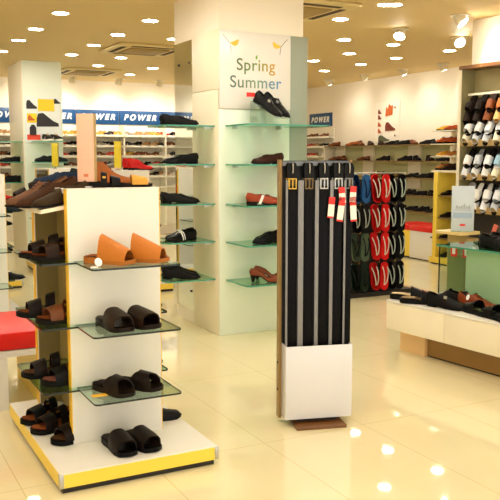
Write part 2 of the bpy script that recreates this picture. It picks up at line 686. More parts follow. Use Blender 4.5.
for s, dx, dz, stops in (('Spring', .0, .045, [(0, (70, 92, 70)), (.5, (110, 140, 60)), (1, (226, 160, 60))]), ('Summer', .0, -.1, [(0, (78, 104, 96)), (.5, (120, 150, 110)), (1, (90, 140, 190))])):
    me = text_mesh(s, .142, 0, .0008, .0008, 1.06)
    me.materials.append(ramp_mat('printed_word_' + s.lower(), stops, .25))
    o = obj_me('lettering', me, t, (dx, -.0135, dz))
    o.rotation_euler = (PI / 2, 0, 0)
bm = bmesh.new()
bm_prism(bm, [(0, 0), (.016, .022), (.014, .05), (-.004, .03)], 0, .001)
bmesh.ops.rotate(bm, verts=bm.verts, cent=(0, 0, 0), matrix=Matrix.Rotation(PI / 2, 3, 'X'))
o = obj('leaf_mark', bm, mat('leaf_green', (120, 170, 50)), t, (.0, -.0125, .09))
for s in (-1, 1):
    bm = bmesh.new()
    bm_prism(bm, [(s * .0, 0), (s * .035, .012), (s * .07, .03), (s * .085, .025), (s * .07, -.015), (s * .04, -.028), (s * .01, -.014)][::s], 0, .001)
    bmesh.ops.rotate(bm, verts=bm.verts, cent=(0, 0, 0), matrix=Matrix.Rotation(PI / 2, 3, 'X'))
    obj('bird_mark', bm, mat('bird_yellow', (240, 196, 70)), t, (-.245 if s < 0 else .245, -.0125, .225)).scale = (-1, 1, 1)
    bm = bmesh.new()
    bm_tube(bm, [(s * .31, -.013, .285), (s * .275, -.013, .25), (s * .245, -.013, .215), (s * .235, -.013, .15)], .0022, 5)
    obj('twig_mark', bm, mat('twig_brown', (110, 90, 60)), t)

# left pillar: core, cladding, poster
struct('pillar_left', PGREEN, 2.56, 3.15, 12.36, 13.4, 0, HC - .001, label='square pillar far left with shelves on it')
struct('pillar_left_side', CREAM, 2.545, 2.558, 12.36, 13.4, 0, HC - .001, label='cream side of the far left pillar')
t = thing('poster_board', 'shoe picture poster with yellow squares on the far left pillar', 'poster', (2.86, 12.355, 2.16))
box('board', mat('poster_white', (226, 232, 228), .4), -.28, .26, -.012, -.001, -.39, .3, t)


def shoe_sil(name, m, w, h, parent, x, z, flip=1, pts=None):
    pts = pts or [(-.5, -.45), (-.5, .1), (-.42, .45), (-.2, .5), (0, .25), (.25, -.05), (.48, -.2), (.5, -.42)]
    bm = bmesh.new()
    bm_prism(bm, [(p[0] * w * flip, p[1] * h) for p in pts][::flip], 0, .002)
    bmesh.ops.rotate(bm, verts=bm.verts, cent=(0, 0, 0), matrix=Matrix.Rotation(PI / 2, 3, 'X'))
    return obj(name, bm, m, parent, (x, -.015, z))


PBLK = mat('print_black', (34, 30, 34), .5)
PYEL = mat('print_yellow', (248, 204, 30), .5)
PORG = mat('print_orange', (196, 92, 30), .5)
PRED = mat('print_red', (226, 70, 44), .5)
SQ = [(-.5, -.5), (-.5, .5), (.5, .5), (.5, -.5)]
shoe_sil('printed_square', PYEL, .25, .18, t, .04, .18, pts=SQ)
shoe_sil('printed_square', PYEL, .15, .14, t, -.18, -.02, pts=SQ)
shoe_sil('printed_square', PRED, .2, .08, t, -.16, -.31, pts=SQ)
shoe_sil('printed_shoe', PBLK, .16, .14, t, -.18, .18)
shoe_sil('printed_shoe', PBLK, .34, .22, t, .06, -.05)
shoe_sil('printed_shoe', PBLK, .1, .08, t, .21, .24)
shoe_sil('printed_shoe', PBLK, .1, .16, t, -.17, -.2, pts=[(-.5, -.5), (-.5, .2), (-.2, .5), (.2, .5), (.5, .2), (.5, -.5)])
shoe_sil('printed_shoe', PORG, .1, .09, t, -.19, -.02).location.y = -.018
shoe_sil('printed_shoe', PBLK, .08, .05, t, .2, -.31)

# ------------------------------------------------------------------ ceiling lamps
def downlight(x, y, label):
    t = thing('downlight', label, 'ceiling lamp', (x, y, HC), 0, 'round downlights in the ceiling')
    bm = bmesh.new()
    n = 28
    r0, r1 = .098, .08
    rings = [[bm.verts.new((r * math.cos(2 * PI * k / n), r * math.sin(2 * PI * k / n), z)) for k in range(n)] for r, z in ((r0, -.001), (r0 - .004, -.008), (r1, -.006), (r1, -.001))]
    for a, b in zip(rings, rings[1:]):
        for k in range(n):
            bm.faces.new((a[k], a[(k + 1) % n], b[(k + 1) % n], b[k]))
    obj('trim_ring', bm, TRIM, t)
    bm = bmesh.new()
    bm_cyl(bm, (0, 0), .079, -.005, -.002, 28)
    obj('lens', bm, LENS, t)


XR = [1.14, 2.1, 3.06, 3.79, 4.78, 5.68, 6.5, 7.4]
cells = {2.1: [8.19, 9.32, 10.29, 11.45], 3.06: [8.19, 9.29, 10.29, 11.38], 3.79: [9.31, 11.38, 12.52], 4.69: [12.47, 13.61], 4.81: [6.27, 7.17],
         5.68: [8.38], 6.5: [8.45, 9.45, 10.4], 7.4: [9.55, 10.44, 11.5], 7.54: [8.56]}
rowname = {2.1: 'first row from the left', 3.06: 'second row from the left', 3.79: 'third row from the left', 4.69: 'short row near the back wall', 4.81: 'row beside the middle pillar',
           5.68: 'row right of the pillar, alone', 6.5: 'third row from the right wall', 7.4: 'second row from the right wall', 7.54: 'spot nearest the bulkhead corner'}
for X, ys in cells.items():
    for k, y in enumerate(ys):
        downlight(X, y, 'round lit ceiling downlight, %s, %s nearest' % (rowname[X], ORD[k]))
# the same grid carries on over the part of the shop nearer than the picture shows
for X in (-2.6, -.9, .2, 1.14, 2.1, 3.06, 4.75, 6.6, 7.9):
    for y in (-1.2, .6, 2.4, 3.7, 5.0, 6.3):
        if X > 6 and y > 2.6:
            continue
        downlight(X, y, 'round ceiling downlight above the near aisles, out of the picture')


def spot(x, y, aim, label, power=WASH, light=True):
    """tilting ceiling spotlight turned to the wall"""
    t = thing('ceiling_spotlight', label, 'spotlight', (x, y, HC), 0, 'tilting spotlights along the walls')
    bm = bmesh.new()
    bm_cyl(bm, (0, 0), .1, -.014, -.001, 24)
    obj('base_plate', bm, TRIM, t)
    d = (Vector(aim) - Vector((x, y, HC - .07))).normalized()
    q = d.to_track_quat('-Z', 'Y')
    bm = bmesh.new()
    bm_cyl(bm, (0, 0), .068, -.05, .05, 24, .05)
    h = obj('lamp_head', bm, TRIM, t, (0, 0, -.045))
    h.rotation_mode = 'QUATERNION'
    h.rotation_quaternion = q
    bm = bmesh.new()
    bm_cyl(bm, (0, 0), .06, -.053, -.049, 24)
    obj('lens', bm, LENS2, h)
    if light:
        ld = bpy.data.lights.new('spot_beam', 'SPOT')
        ld.energy = power
        ld.color = (1, .93, .82)
        ld.spot_size = math.radians(115)
        ld.spot_blend = 1.0
        ld.shadow_soft_size = .05
        lo = bpy.data.objects.new('spot_beam', ld)
        C.objects.link(lo)
        lo.parent = h
        lo.location = (0, 0, -.07)


spot(5.79, 7.41, (4.6, 6.6, .9), 'bright tilted ceiling spotlight near the slipper unit, lit face towards us', 40)
spot(6.8, 7.56, (6.2, 5.9, 1.6), 'bright tilted ceiling spotlight below the white bulkhead', 50)
spot(5.77, 6.41, (6.3, 5.6, 1.9), 'bright ceiling spotlight closest to the top right corner', 60)
for k, (x, y) in enumerate([(8.42, 10.69), (8.49, 9.78), (8.32, 11.64), (8.32, 12.76)]):
    spot(x, y, (9.02, y, 1.9), 'small ceiling spotlight washing the right wall, %s from the near end' % ORD[[1, 0, 2, 3][k]], WASH * .3)
for k, (x, y) in enumerate([(-1.0, 14.2), (.3, 14.2), (1.6, 14.2), (3.0, 14.2), (3.9, 14.5), (4.78, 14.5), (5.55, 14.4), (6.4, 14.3), (7.3, 14.3)]):  # two leftmost are added, unseen, to brighten the wall shown in the mirror
    spot(x, y, (x, 15.05, 1.85), 'small ceiling spotlight by the back wall, %s from the left end of the wall' % ORD[k], WASH * .75)
spot(1.4, 11.6, (2.6, 12.6, 1.7), 'ceiling spotlight washing the far left pillar', 40)
spot(3.2, 4.9, (3.3, 6.1, .9), 'ceiling spotlight aimed at the front of the middle pillar', 14)
spot(1.75, 6.0, (2.9, 6.5, 1.4), 'ceiling spotlight aimed at the left face of the middle pillar', 18)


def cassette(x, y, label):
    t = thing('air_conditioner', label, 'air conditioner', (x, y, HC), 0, 'ceiling cassette air conditioners')
    m = mat('cassette_panel', (226, 204, 142), .5)
    bm = bmesh.new()
    bm_box(bm, -.48, .48, -.48, .48, -.035, -.001, .012)
    obj('panel', bm, m, t)
    bm = bmesh.new()
    bm_box(bm, -.27, .27, -.27, .27, -.05, -.036, .006)
    obj('grille', bm, mat('cassette_grille', (170, 142, 80), .6), t)
    for a in range(4):
        bm = bmesh.new()
        bm_box(bm, -.3, .3, .34, .41, -.038, -.0355, 0)
        bmesh.ops.rotate(bm, verts=bm.verts, cent=(0, 0, 0), matrix=Matrix.Rotation(a * PI / 2, 3, 'Z'))
        obj('slot', bm, mat('cassette_slot', (70, 48, 24), .7), t)


cassette(3.75, 10.3, 'square ceiling air conditioner left of the middle pillar')
cassette(3.85, 13.4, 'square ceiling air conditioner nearest the back wall')
cassette(4.05, 6.85, 'square ceiling air conditioner behind the middle pillar, one corner showing')

# ------------------------------------------------------------------ blue wall signs
for k in (-4, -3, -2, -1, 0, 1, 2, 3, 4):
    x0 = 2.39 + .85 * k
    lab = 'blue sign on the back wall left of the picture, seen only in the mirror' if k < 0 else ['far left blue sign, only its end showing beside the pillar', 'blue sign just right of the far left pillar', 'blue sign behind the tall pink sign holder',
           'blue sign reading POWER between pink holder and middle pillar', 'blue sign partly behind the middle pillar', 'blue sign hidden behind the middle pillar'][k]
    t = thing('shop_sign', lab, 'sign', (x0 + .425, 15.045, 2.315), 0, 'blue signs along the back wall')
    bm = bmesh.new(); bm_box(bm, -.42, .42, -.03, 0, -.135, .135, .004)
    obj('board', bm, BLUE, t)
    me = text_mesh('POWER', .15, .3, .007, .003, 1.5)
    me.materials.append(LETW)
    o = obj_me('lettering', me, t, (0, -.034, 0))
    o.rotation_euler = (PI / 2, 0, 0)
    o.scale = (.99, 1, 1)
t = thing('shop_sign', 'blue sign on the right wall beside the middle pillar', 'sign', (9.015, 14.1, 2.315), -PI / 2, 'blue signs along the back wall')
bm = bmesh.new(); bm_box(bm, -.42, .42, -.03, 0, -.135, .135, .004)
obj('board', bm, BLUE, t)
o = obj_me('lettering', me, t, (0, -.034, 0))
o.rotation_euler = (PI / 2, 0, 0)

# ------------------------------------------------------------------ back wall shelves of sports shoes
SHW = mat('shelf_white', (250, 244, 226), .4)
t = thing('wall_shelving', 'long white shoe shelving under the blue signs on the back wall', 'shelving', (2.0, 15.04, 0))
box('back_panel', SHW, -3.2, 6.9, -.02, 0, .2, 2.16, t)
BZ = [1.95, 1.755, 1.56, 1.365, 1.17, .97]
for z in BZ:
    box('shelf', SHW, -3.2, 6.9, -.33, -.02, z - .018, z, t)
for x in (.39, 1.24, 2.09, 2.94, 3.79, 4.64, 5.49):
    box('upright', SHW, x - .01, x + .01, -.33, -.02, .2, 2.16, t)
SPORT = [((40, 34, 34), 'black'), ((176, 132, 84), 'tan'), ((120, 70, 40), 'brown'), ((216, 206, 188), 'off-white'), ((150, 140, 126), 'grey'), ((196, 150, 60), 'mustard'), ((60, 60, 72), 'dark grey'), ((190, 60, 40), 'red')]
SOLEW = mat('sport_sole_white', (236, 230, 214), .5)
for r, z in enumerate(BZ[:5]):
    n = 0
    for c in range(23):
        x = 2.1 + .185 * c
        if 3.08 < x < 3.58:
            continue
        rgb, cn = SPORT[R_.choice([0, 0, 0, 1, 2, 2, 3, 4, 5, 6, 6, 7, 3, 1])]
        if x < 3.05 or 3.6 < x < 4.0:
            rgb, cn = SPORT[R_.choice([0, 2, 7, 1, 5])]
        side = R_.choice((-1, 1))
        place_shoe('sneaker', leather(rgb, 'sport'), SOLEW, leather((60, 54, 50), 'rubber'),
                   '%s sports shoe on the back wall, %s shelf down, %s from the left' % (cn, ORD[r], ORD[n]), 'shoe',
                   (x, 14.87, z + .001), TO(side * .9, -.45 + R_.uniform(-.15, .15)), 'sports shoes on the back wall', .95, merged=True)
        n += 1

# sports shoes on the right wall under the blue sign
t = thing('wall_shelving', 'short white shoe shelving under the blue sign on the right wall', 'shelving', (9.01, 14.2, 0))
box('back_panel', SHW, -.02, 0, -.62, .8, .2, 2.16, t)
for z in BZ:
    box('shelf', SHW, -.33, -.02, -.62, .8, z - .018, z, t)
for r, z in enumerate(BZ[:4]):
    for c in range(5):
        rgb, cn = SPORT[R_.choice([0, 1, 2, 3, 5, 7, 2, 1])]
        place_shoe('sneaker', leather(rgb, 'sport'), SOLEW, leather((60, 54, 50), 'rubber'),
                   '%s sports shoe on the right wall under the sign, %s shelf down, %s from left' % (cn, ORD[r], ORD[c]), 'shoe',
                   (8.83, 14.68 - .24 * c, z + .001), TO(-.6, R_.choice((-1, 1)) * .8), 'sports shoes under the right wall sign', .76, merged=True)

# ------------------------------------------------------------------ right wall of leather shoes
t = thing('wall_shelving', 'long dark-edged shoe shelving with olive panels on the right wall', 'shelving', (9.01, 0, 0))
RZ = [1.765, 1.484, 1.197, .9, .626, .34]
box('back_panel', OLV2, -.02, 0, 8.2, 13.5, .1, 1.765, t)
for z in RZ:
    box('shelf', mat('shelf_brown_edge', (122, 96, 52), .45), -.31, -.02, 8.2, 13.5, z - .02, z, t)
for y in (13.3, 12.35, 11.0):
    box('pale_panel', mat('pale_shelf_panel', (246, 236, 212), .45), -.05, -.02, y - .17, y + .17, 1.0, 1.745, t)
for y in (8.2, 13.5):
    box('upright', CREAM, -.31, -.02, y - .012, y + .012, .1, 1.765, t)
LEA = [((28, 24, 24), 'black'), ((66, 38, 24), 'dark brown'), ((120, 62, 26), 'brown'), ((160, 84, 34), 'tan'), ((40, 32, 30), 'near-black')]
DSOLE = leather((30, 22, 18), 'rubber')
for r, z in enumerate(RZ[:5]):
    y = 13.36 - .03 * r
    n = 0
    while y > 9.15:
        if r == 0:
            rgb, cn = LEA[R_.choice([1, 2, 3, 2, 0])] if y > 11.7 else LEA[R_.choice([0, 0, 2])]
        elif r == 1:
            rgb, cn = LEA[R_.choice([2, 3, 2])] if y > 12.2 else LEA[R_.choice([0, 1, 4])]
        else:
            rgb, cn = LEA[R_.choice([0, 4, 1, 0])]
        if r < 2 or y < 12.0:
            sty = R_.choice(['loafer', 'oxford', 'point'])
            place_shoe(sty, leather(rgb), DSOLE, leather((90, 66, 44), 'suede'),
                       '%s leather shoe on the right wall, %s shelf down, %s from the left' % (cn, ORD[r], ORD[n]), 'shoe',
                       (8.85, y, z + .001), TO(-.35, R_.choice((-1, 1, 1)) * .95), 'leather shoes on the right wall shelves', 1.0, merged=True)
            n += 1
        y -= R_.choice([.3, .34, .32, .62 if r < 2 and y > 11.6 else .36])

# poster of brown shoes above them
t = thing('wall_poster', 'pale wall poster of orange and brown shoes on the right wall', 'poster', (9.014, 11.85, 2.18), -PI / 2)
box('sheet', mat('poster_cream', (252, 242, 226), .5), -.36, .36, -.006, 0, -.36, .38, t)
BR2 = mat('print_brown', (122, 42, 18), .5)
shoe_sil('printed_shoe', PORG, .22, .22, t, .06, .22, pts=[(-.5, -.5), (-.4, .3), (-.2, .1), (0, .5), (.3, .3), (.5, .4), (.45, -.4)])
shoe_sil('printed_shoe', BR2, .3, .17, t, .1, -.08)
for z in (.2, .1, -.03, -.15):
    shoe_sil('printed_shoe', [BR2, PORG][int(z * 100) % 2], .1, .09, t, -.22, z)
shoe_sil('printed_shoe', mat('print_grey_green', (96, 100, 70), .5), .34, .12, t, -.08, -.29)
for x, z in ((.24, .26), (.25, -.24)):
    shoe_sil('printed_shoe', BR2, .05, .04, t, x, z)

# ------------------------------------------------------------------ gondola display stands
GZ = [1.036, .716, .394]


def gondola(label, loc, tray=True):
    t = thing('display_stand', label, 'display stand', loc, 0, 'white and yellow shoe stands')
    box('skirting', BLACK, -.385, .385, -.59, .59, 0, .028, t)
    bm = bmesh.new()
    bm_box(bm, -.4, .4, -.605, .6, .028, .098, .003)
    p = obj('plinth', bm, WHITE, t)
    for nm, d in (('edge_band', (-.382, .382, -.608, -.605, .03, .094)), ('edge_band', (-.403, -.4, -.585, .585, .03, .094)), ('edge_band', (.4, .403, -.585, .585, .03, .094))):
        box(nm, YELB, *d, p)
    for sx in (-1, 1):
        bm = bmesh.new()
        bm_box(bm, sx * .404 - (.02 if sx > 0 else 0), sx * .404 + (0 if sx > 0 else .02), -.6095, -.585, .029, .096, .003)
        obj('corner_cap', bm, STEEL, p)
    for nm, y0, y1 in (('front_panel', -.25, -.2), ('back_panel', .5, .55)):
        f = box(nm, WHITE, -.242, .238, y0, y1, .098, 1.395, t, .002)
        for s in (-1, 1):
            xa = -.246 if s < 0 else .238
            box('edge_band', YEL, xa, xa + .004, y0 + .002, y1 - .002, .1, 1.392, f)
    box('inner_face', OLIVE, -.238, .234, .492, .4995, .1, 1.31, t)  # thin liner added to carry the recess shade in its olive colour
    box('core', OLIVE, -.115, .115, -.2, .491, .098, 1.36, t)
    box('top_cap', WHITE, -.242, .238, -.2, .5, 1.37, 1.393, t)
    for z in GZ:
        glass_shelf('glass_shelf', rrect(-.218, .225, -.575, -.25, (.02, .02, 0, 0)), z, .009, t, DEDGE, GLASP)
        for s in (-1, 1):
            pts = rrect(-.395, -.115, -.3, .36, (.02, 0, 0, .02)) if s < 0 else rrect(.115, .325, -.14, .42, (0, .02, .02, 0))
            glass_shelf('glass_shelf', pts, z, .009, t, DEDGE)
            for y in (-.15, .2):
                xa = -.135 if s < 0 else .115
                box('bracket', STEEL, xa, xa + .02, y - .01, y + .01, z - .03, z - .0095, t)
    if tray:
        bm = bmesh.new()
        bm_prism(bm, rrect(-.36, -.116, -.19, .49, (.012, 0, 0, .012)), 1.312, 1.332)
        for v in bm.verts:
            v.co.z += .17 * (v.co.x + .116)
        obj('side_tray', bm, CREAM, t)
    return t


gondola('white and yellow shoe stand in the left foreground, slide sandals on its front shelves', (1.235, 4.1, 0))
gondola('white and yellow shoe stand far behind the left foreground stand, its plinth end showing', (3.02, 9.07, 0), False)
gondola('white and yellow shoe stand at the left picture edge, behind the red bench', (1.115, 7.7, 0), False)
gondola('white and yellow shoe stand farthest back, behind the pink sign holder', (2.72, 10.75, 0), False)

gondola('white and yellow shoe stand far left, deep behind the stand at the picture edge', (1.5, 10.1, 0), False)
BROWN1 = leather((96, 58, 32), 'suede')
BROWN2 = leather((58, 36, 24))
DKBR = leather((40, 28, 22))
TAN = leather((186, 110, 36))
TAN2 = leather((170, 100, 36), 'rubber')
INB = leather((122, 80, 48), 'suede')
INO = leather((176, 96, 46), 'suede')
OLVB = leather((78, 60, 38), 'suede')
NAVY = leather((40, 62, 96), 'suede')
BLKL = leather((20, 19, 20))
BLKS = leather((14, 13, 13), 'rubber')
GREYI = leather((70, 66, 62), 'suede')
REDB = leather((150, 56, 24))
BEI = leather((224, 196, 150), 'suede')

# front shelves of the near stand
F = lambda x, z, rot, st, up, so, ins, lab, g, y=3.69, s=1.0: place_shoe(st, up, so, ins, lab, 'sandal', (x, y, z), rot, g, s)
g = 'tan slide sandals'
F(1.155, 1.037, TO(.6, -.73), 'peak', TAN, TAN2, INO, 'tan leather slide sandal on the top front shelf, the left one', g, 3.69)
F(1.315, 1.037, TO(.75, -.66), 'peak', TAN, TAN2, INO, 'tan leather slide sandal on the top front shelf, the right one', g, 3.68)
g = 'brown slide sandals'
F(1.17, .717, TO(.1, -1), 'slide', BROWN2, DKBR, BROWN2, 'dark brown slide sandal on the middle front shelf, the left one', g, 3.69, 1.1)
F(1.288, .717, TO(.32, -.95), 'slide', BROWN2, DKBR, BROWN2, 'dark brown slide sandal on the middle front shelf, the right one', g, 3.69, 1.1)
g = 'crossed strap sandals'
F(1.155, .395, TO(.35, -.95), 'cross', DKBR, DKBR, BROWN2, 'blackish cross-strap slide sandal on the lowest front glass shelf, the left one', g, 3.68, 1.0)
F(1.292, .395, TO(.6, -.8), 'cross', DKBR, DKBR, BROWN2, 'blackish cross-strap slide sandal on the lowest front glass shelf, the right one', g, 3.7, 1.0)
g = 'dark slides on the plinth'
F(1.18, .099, TO(.08, -1), 'slide', DKBR, BLKS, BROWN2, 'black-brown slide sandal on the white plinth in front, the left one', g, 3.69, 1.06)
F(1.296, .099, TO(.2, -1), 'slide', DKBR, BLKS, BROWN2, 'black-brown slide sandal on the white plinth in front, the right one', g, 3.69, 1.06)
tg = mat('ticket_orange', (250, 186, 36), .5)
b = box('price_ticket', tg, -.045, .045, -.015, .015, 0, .004)
b.location = (1.085, 3.66, .3945)
tag(b, 'small orange price ticket on the lowest front glass shelf', 'price ticket')
bm = bmesh.new(); bm_cyl(bm, (0, 0), .02, 0, .004, 20)
b = obj('price_sticker', bm, LETW, None, (1.068, 3.6, 1.058))
b.rotation_euler = (1.3, 0, .3)
tag(b, 'round white price sticker leaning beside the tan sandals', 'price sticker')
bm = bmesh.new(); bm_cyl(bm, (0, 0), .018, 0, .004, 20)
b = obj('price_sticker', bm, LETW, None, (1.04, 3.57, 1.0375))
tag(b, 'round white price sticker lying at the left shelf corner by the tan sandals', 'price sticker')

# shoes on the left side of the near stand
S = lambda st, up, so, ins, lab, cat, loc, rot, g, s=1.0: place_shoe(st, up, so, ins, lab, cat, loc, rot, g, s)
g = 'shoes on the left tray'
MB = leather((92, 56, 34), 'suede')
for st, up, ins, lab, x, y, dy, sc in (
        ('loafer', OLVB, INB, 'olive-brown loafer on the cream side tray, the front one', 1.0, 3.98, -.2, 1.08),
        ('oxford', MB, INB, 'tan-brown lace-up shoe on the cream side tray, second from the front', .965, 4.12, -.2, 1.2),
        ('oxford', leather((104, 68, 44), 'suede'), INB, 'light brown lace-up shoe on the cream side tray, third from the front', .95, 4.27, -.05, 1.2),
        ('sandal', DKBR, BROWN2, 'dark brown sandal on the cream side tray, farthest back', .95, 4.42, .05, 1.0)):
    o = S(st, up, DSOLE, ins, lab, 'shoe', (x, y, 1.338 + .17 * (x - 1.119)), (0, -math.atan(.17), 0), g, sc)
    o.rotation_euler = (Matrix.Rotation(-math.atan(.17), 4, 'Y') @ Matrix.Rotation(TO(-1, dy), 4, 'Z')).to_euler()
g = 'sandals on the left side shelves'
S('sandal', DKBR, BLKS, INO, 'black and brown strap sandal on the upper left side shelf, farther one', 'sandal', (.955, 4.07, 1.037), TO(-1, .05), g, 1.12)
S('sandal', BROWN2, DSOLE, INO, 'brown strap sandal on the upper left side shelf, nearer one', 'sandal', (.985, 3.95, 1.037), TO(-1, -.1), g, 1.12)
S('sandal', DKBR, BLKS, INO, 'black strap sandal on the second left side shelf, farther one', 'sandal', (.95, 4.16, .717), TO(-1, .1), g, 1.12)
S('sandal', leather((112, 62, 34)), DSOLE, INO, 'reddish brown strap sandal on the second left side shelf, nearer one', 'sandal', (1.0, 3.96, .717), TO(-1, -.1), g, 1.12)
S('sandal', DKBR, BLKS, INB, 'black strap sandal on the third left side shelf, farther one', 'sandal', (.96, 4.14, .395), TO(-1, .05), g, 1.12)
S('sandal', BLKL, BLKS, leather((170, 110, 92), 'suede'), 'black sandal with pinkish footbed on the third left side shelf', 'sandal', (1.02, 3.96, .395), TO(-1, -.05), g, 1.12)
S('sandal', BLKL, BLKS, INO, 'black strap sandal on the plinth left of the stand, farthest one', 'sandal', (.97, 4.3, .099), TO(-1, -.2), g, 1.12)
S('sandal', DKBR, BLKS, INO, 'blackish strap sandal on the plinth left of the stand, middle one', 'sandal', (.985, 4.13, .099), TO(-1, -.25), g, 1.12)
S('slide', DKBR, BLKS, INB, 'dark brown slide sandal on the plinth beside the yellow panel edge', 'sandal', (1.04, 3.93, .099), TO(-.9, -.3), g, 1.12)
# right side of the near stand
g = 'shoes on the right side shelves'
S('loafer', BLKL, BLKS, GREYI, 'black shoe on the plinth behind the right edge of the stand', 'shoe', (1.5, 4.02, .099), TO(1, -.1), g)
S('loafer', BLKL, BLKS, GREYI, 'black shoe tip on the lowest right side shelf of the near stand', 'shoe', (1.425, 4.1, .395), TO(1, -.05), g)
S('loafer', BLKL, BLKS, GREYI, 'black shoe tip on the middle right side shelf of the near stand', 'shoe', (1.425, 4.1, .717), TO(1, -.05), g)
S('loafer', BROWN2, DSOLE, INB, 'brown shoe tip on the upper right side shelf of the near stand', 'shoe', (1.42, 4.12, 1.037), TO(1, .05), g)

# on top of the near stand
g = 'shoes on top of the near stand'
S('sandal', BLKL, BLKS, GREYI, 'flat black sandal on top of the stand, right of the pink sign', 'sandal', (1.24, 4.0, 1.394), TO(1, -.2), g, .75)
S('boot', leather((150, 84, 36), 'suede'), DSOLE, INB, 'brown suede ankle shoe on top of the stand', 'shoe', (1.33, 4.25, 1.394), TO(.85, .1), g)
S('slide', leather((206, 150, 56)), leather((40, 28, 18), 'rubber'), INO, 'yellow-tan slide sandal on top of the stand, near its right edge', 'sandal', (1.38, 3.98, 1.394), TO(1, -.15), g, .72)
S('loafer', NAVY, DSOLE, GREYI, 'navy blue shoe on top of the stand, left of the pink sign', 'shoe', (1.1, 4.42, 1.396), TO(-.9, .2), g)
S('oxford', leather((46, 52, 44)), BLKS, INO, 'dark greenish lace-up shoe on top of the stand, behind the brown ankle shoe', 'shoe', (1.31, 4.48, 1.394), TO(.8, .3), g)


def sign_holder(label, loc, m, w=.082, h=.335, rz=0.0, edge=None):
    t = thing('sign_holder', label, 'sign holder', loc, rz, 'upright sign holders on the stands')
    bm = bmesh.new(); bm_cyl(bm, (0, 0), .032, 0, .008, 20)
    obj('base', bm, STEEL, t)
    bm = bmesh.new(); bm_tube(bm, [(0, 0, .007), (0, 0, .035)], .007, 8)
    obj('stem', bm, BRASS, t)
    bm = bmesh.new(); bm_box(bm, -w / 2, w / 2, -.012, .012, .03, .03 + h, .003)
    p = obj('card', bm, m, t)
    bm = bmesh.new(); bm_box(bm, w / 2, w / 2 + .01, -.013, .02, .03, .03 + h, .001)
    obj('edge_strip', bm, edge or mat('holder_gold_edge', (168, 138, 84), .35), p)
    return p


p = sign_holder('tall narrow pink-beige sign on a short stem on top of the near stand', (1.135, 4.0, 1.394), mat('sign_pink', (226, 178, 152), .4, noise=.03), .086, .345, -.4)
for k in range(5):
    box('printed_text_mark', mat('faint_print', (216, 176, 140), .5), -.025 + .004 * k, .02 - .005 * k, -.0128, -.0122, .12 + .045 * k, .123 + .045 * k, p)
box('printed_mark', mat('print_rust', (206, 112, 72), .5), -.012, .012, -.0128, -.0122, .055, .07, p)
sign_holder('slim yellow sign on the far stand, right of the pink sign', (2.95, 9.05, 1.394), mat('sign_yellow', (228, 206, 40), .45), .08, .31, -.35)
sign_holder('slim yellow sign half behind the pink sign, on the farthest stand', (2.60, 10.65, 1.394), mat('sign_yellow', (228, 206, 40), .45), .08, .31, -.25)

# a few shoes on the far stands
g = 'shoes on the far stands'
for k, (st, up, x, y, z, dx, dy, lab) in enumerate([
        ('boot', leather((200, 24, 20)), 3.2, 8.95, 1.396, .9, -.3, 'red ankle shoe on top of the far stand, right of the yellow sign'),
        ('boot', leather((200, 24, 20)), 3.22, 9.2, 1.396, .9, -.2, 'red ankle shoe on top of the far stand, behind its twin'),
        ('loafer', BROWN2, 3.28, 8.92, 1.037, 1, -.2, 'brown shoe on the upper right shelf of the far stand'),
        ('loafer', BLKL, 3.28, 9.2, 1.037, 1, -.1, 'black shoe on the upper right shelf of the far stand, behind the brown one'),
        ('loafer', BROWN2, 3.28, 8.92, .717, 1, -.2, 'brown shoe on the middle right shelf of the far stand'),
        ('oxford', BLKL, 3.28, 9.26, .717, 1, -.1, 'black shoe on the middle right shelf of the far stand'),
        ('oxford', BLKL, 3.28, 8.95, .395, 1, -.1, 'black shoe on the lowest right shelf of the far stand'),
        ('boot', leather((196, 22, 18)), 1.74, 9.98, 1.037, 1, -.1, 'red ankle shoe on the upper right shelf of the deepest left stand'),
        ('boot', leather((196, 22, 18)), 1.74, 10.2, 1.037, 1, -.1, 'red ankle shoe on the upper right shelf of the deepest left stand, rear one'),
        ('boot', BLKL, 1.74, 9.98, .717, 1, -.1, 'black ankle shoe on the middle right shelf of the deepest left stand'),
        ('boot', BROWN2, 1.74, 10.2, .717, 1, -.1, 'brown ankle shoe on the middle right shelf of the deepest left stand'),
        ('boot', BLKL, 1.74, 9.98, .395, 1, -.1, 'black ankle shoe on the lowest right shelf of the deepest left stand'),
        ('sneaker', leather((200, 90, 30), 'sport'), 1.6, 9.95, 1.396, 1, -.1, 'orange sports shoe on top of the deepest left stand'),
        ('loafer', BLKL, 2.9, 8.66, 1.037, .3, -1, 'black shoe on the upper front shelf of the far stand, left one'),
        ('loafer', BROWN2, 3.12, 8.66, 1.037, .3, -1, 'brown shoe on the upper front shelf of the far stand, right one'),
        ('loafer', BROWN2, 3.12, 8.66, .717, .3, -1, 'brown shoe on the middle front shelf of the far stand'),
        ('sneaker', leather((120, 110, 96), 'sport'), 2.98, 9.3, 1.396, -1, -.2, 'grey sports shoe on top of the far stand, behind the yellow sign'),
        ('loafer', leather((30, 50, 60)), 1.4, 7.65, 1.037, 1, -.2, 'dark teal shoe on the upper shelf of the stand at the left edge'),
        ('loafer', BLKL, 1.4, 7.65, .395, 1, -.2, 'black shoe on the lowest shelf of the stand at the left edge'),
        ('sneaker', leather((190, 40, 30), 'sport'), 1.2, 7.7, 1.396, 1, -.2, 'red sports shoe on top of the stand at the left edge'),
        ('sneaker', leather((40, 40, 50), 'sport'), 1.16, 7.95, 1.396, 1, .3, 'dark sports shoe on top of the stand at the left edge'),
]):
    S(st, up, SOLEW if st == 'sneaker' else BLKS, GREYI, lab, 'shoe', (x, y, z), TO(dx, dy), g)

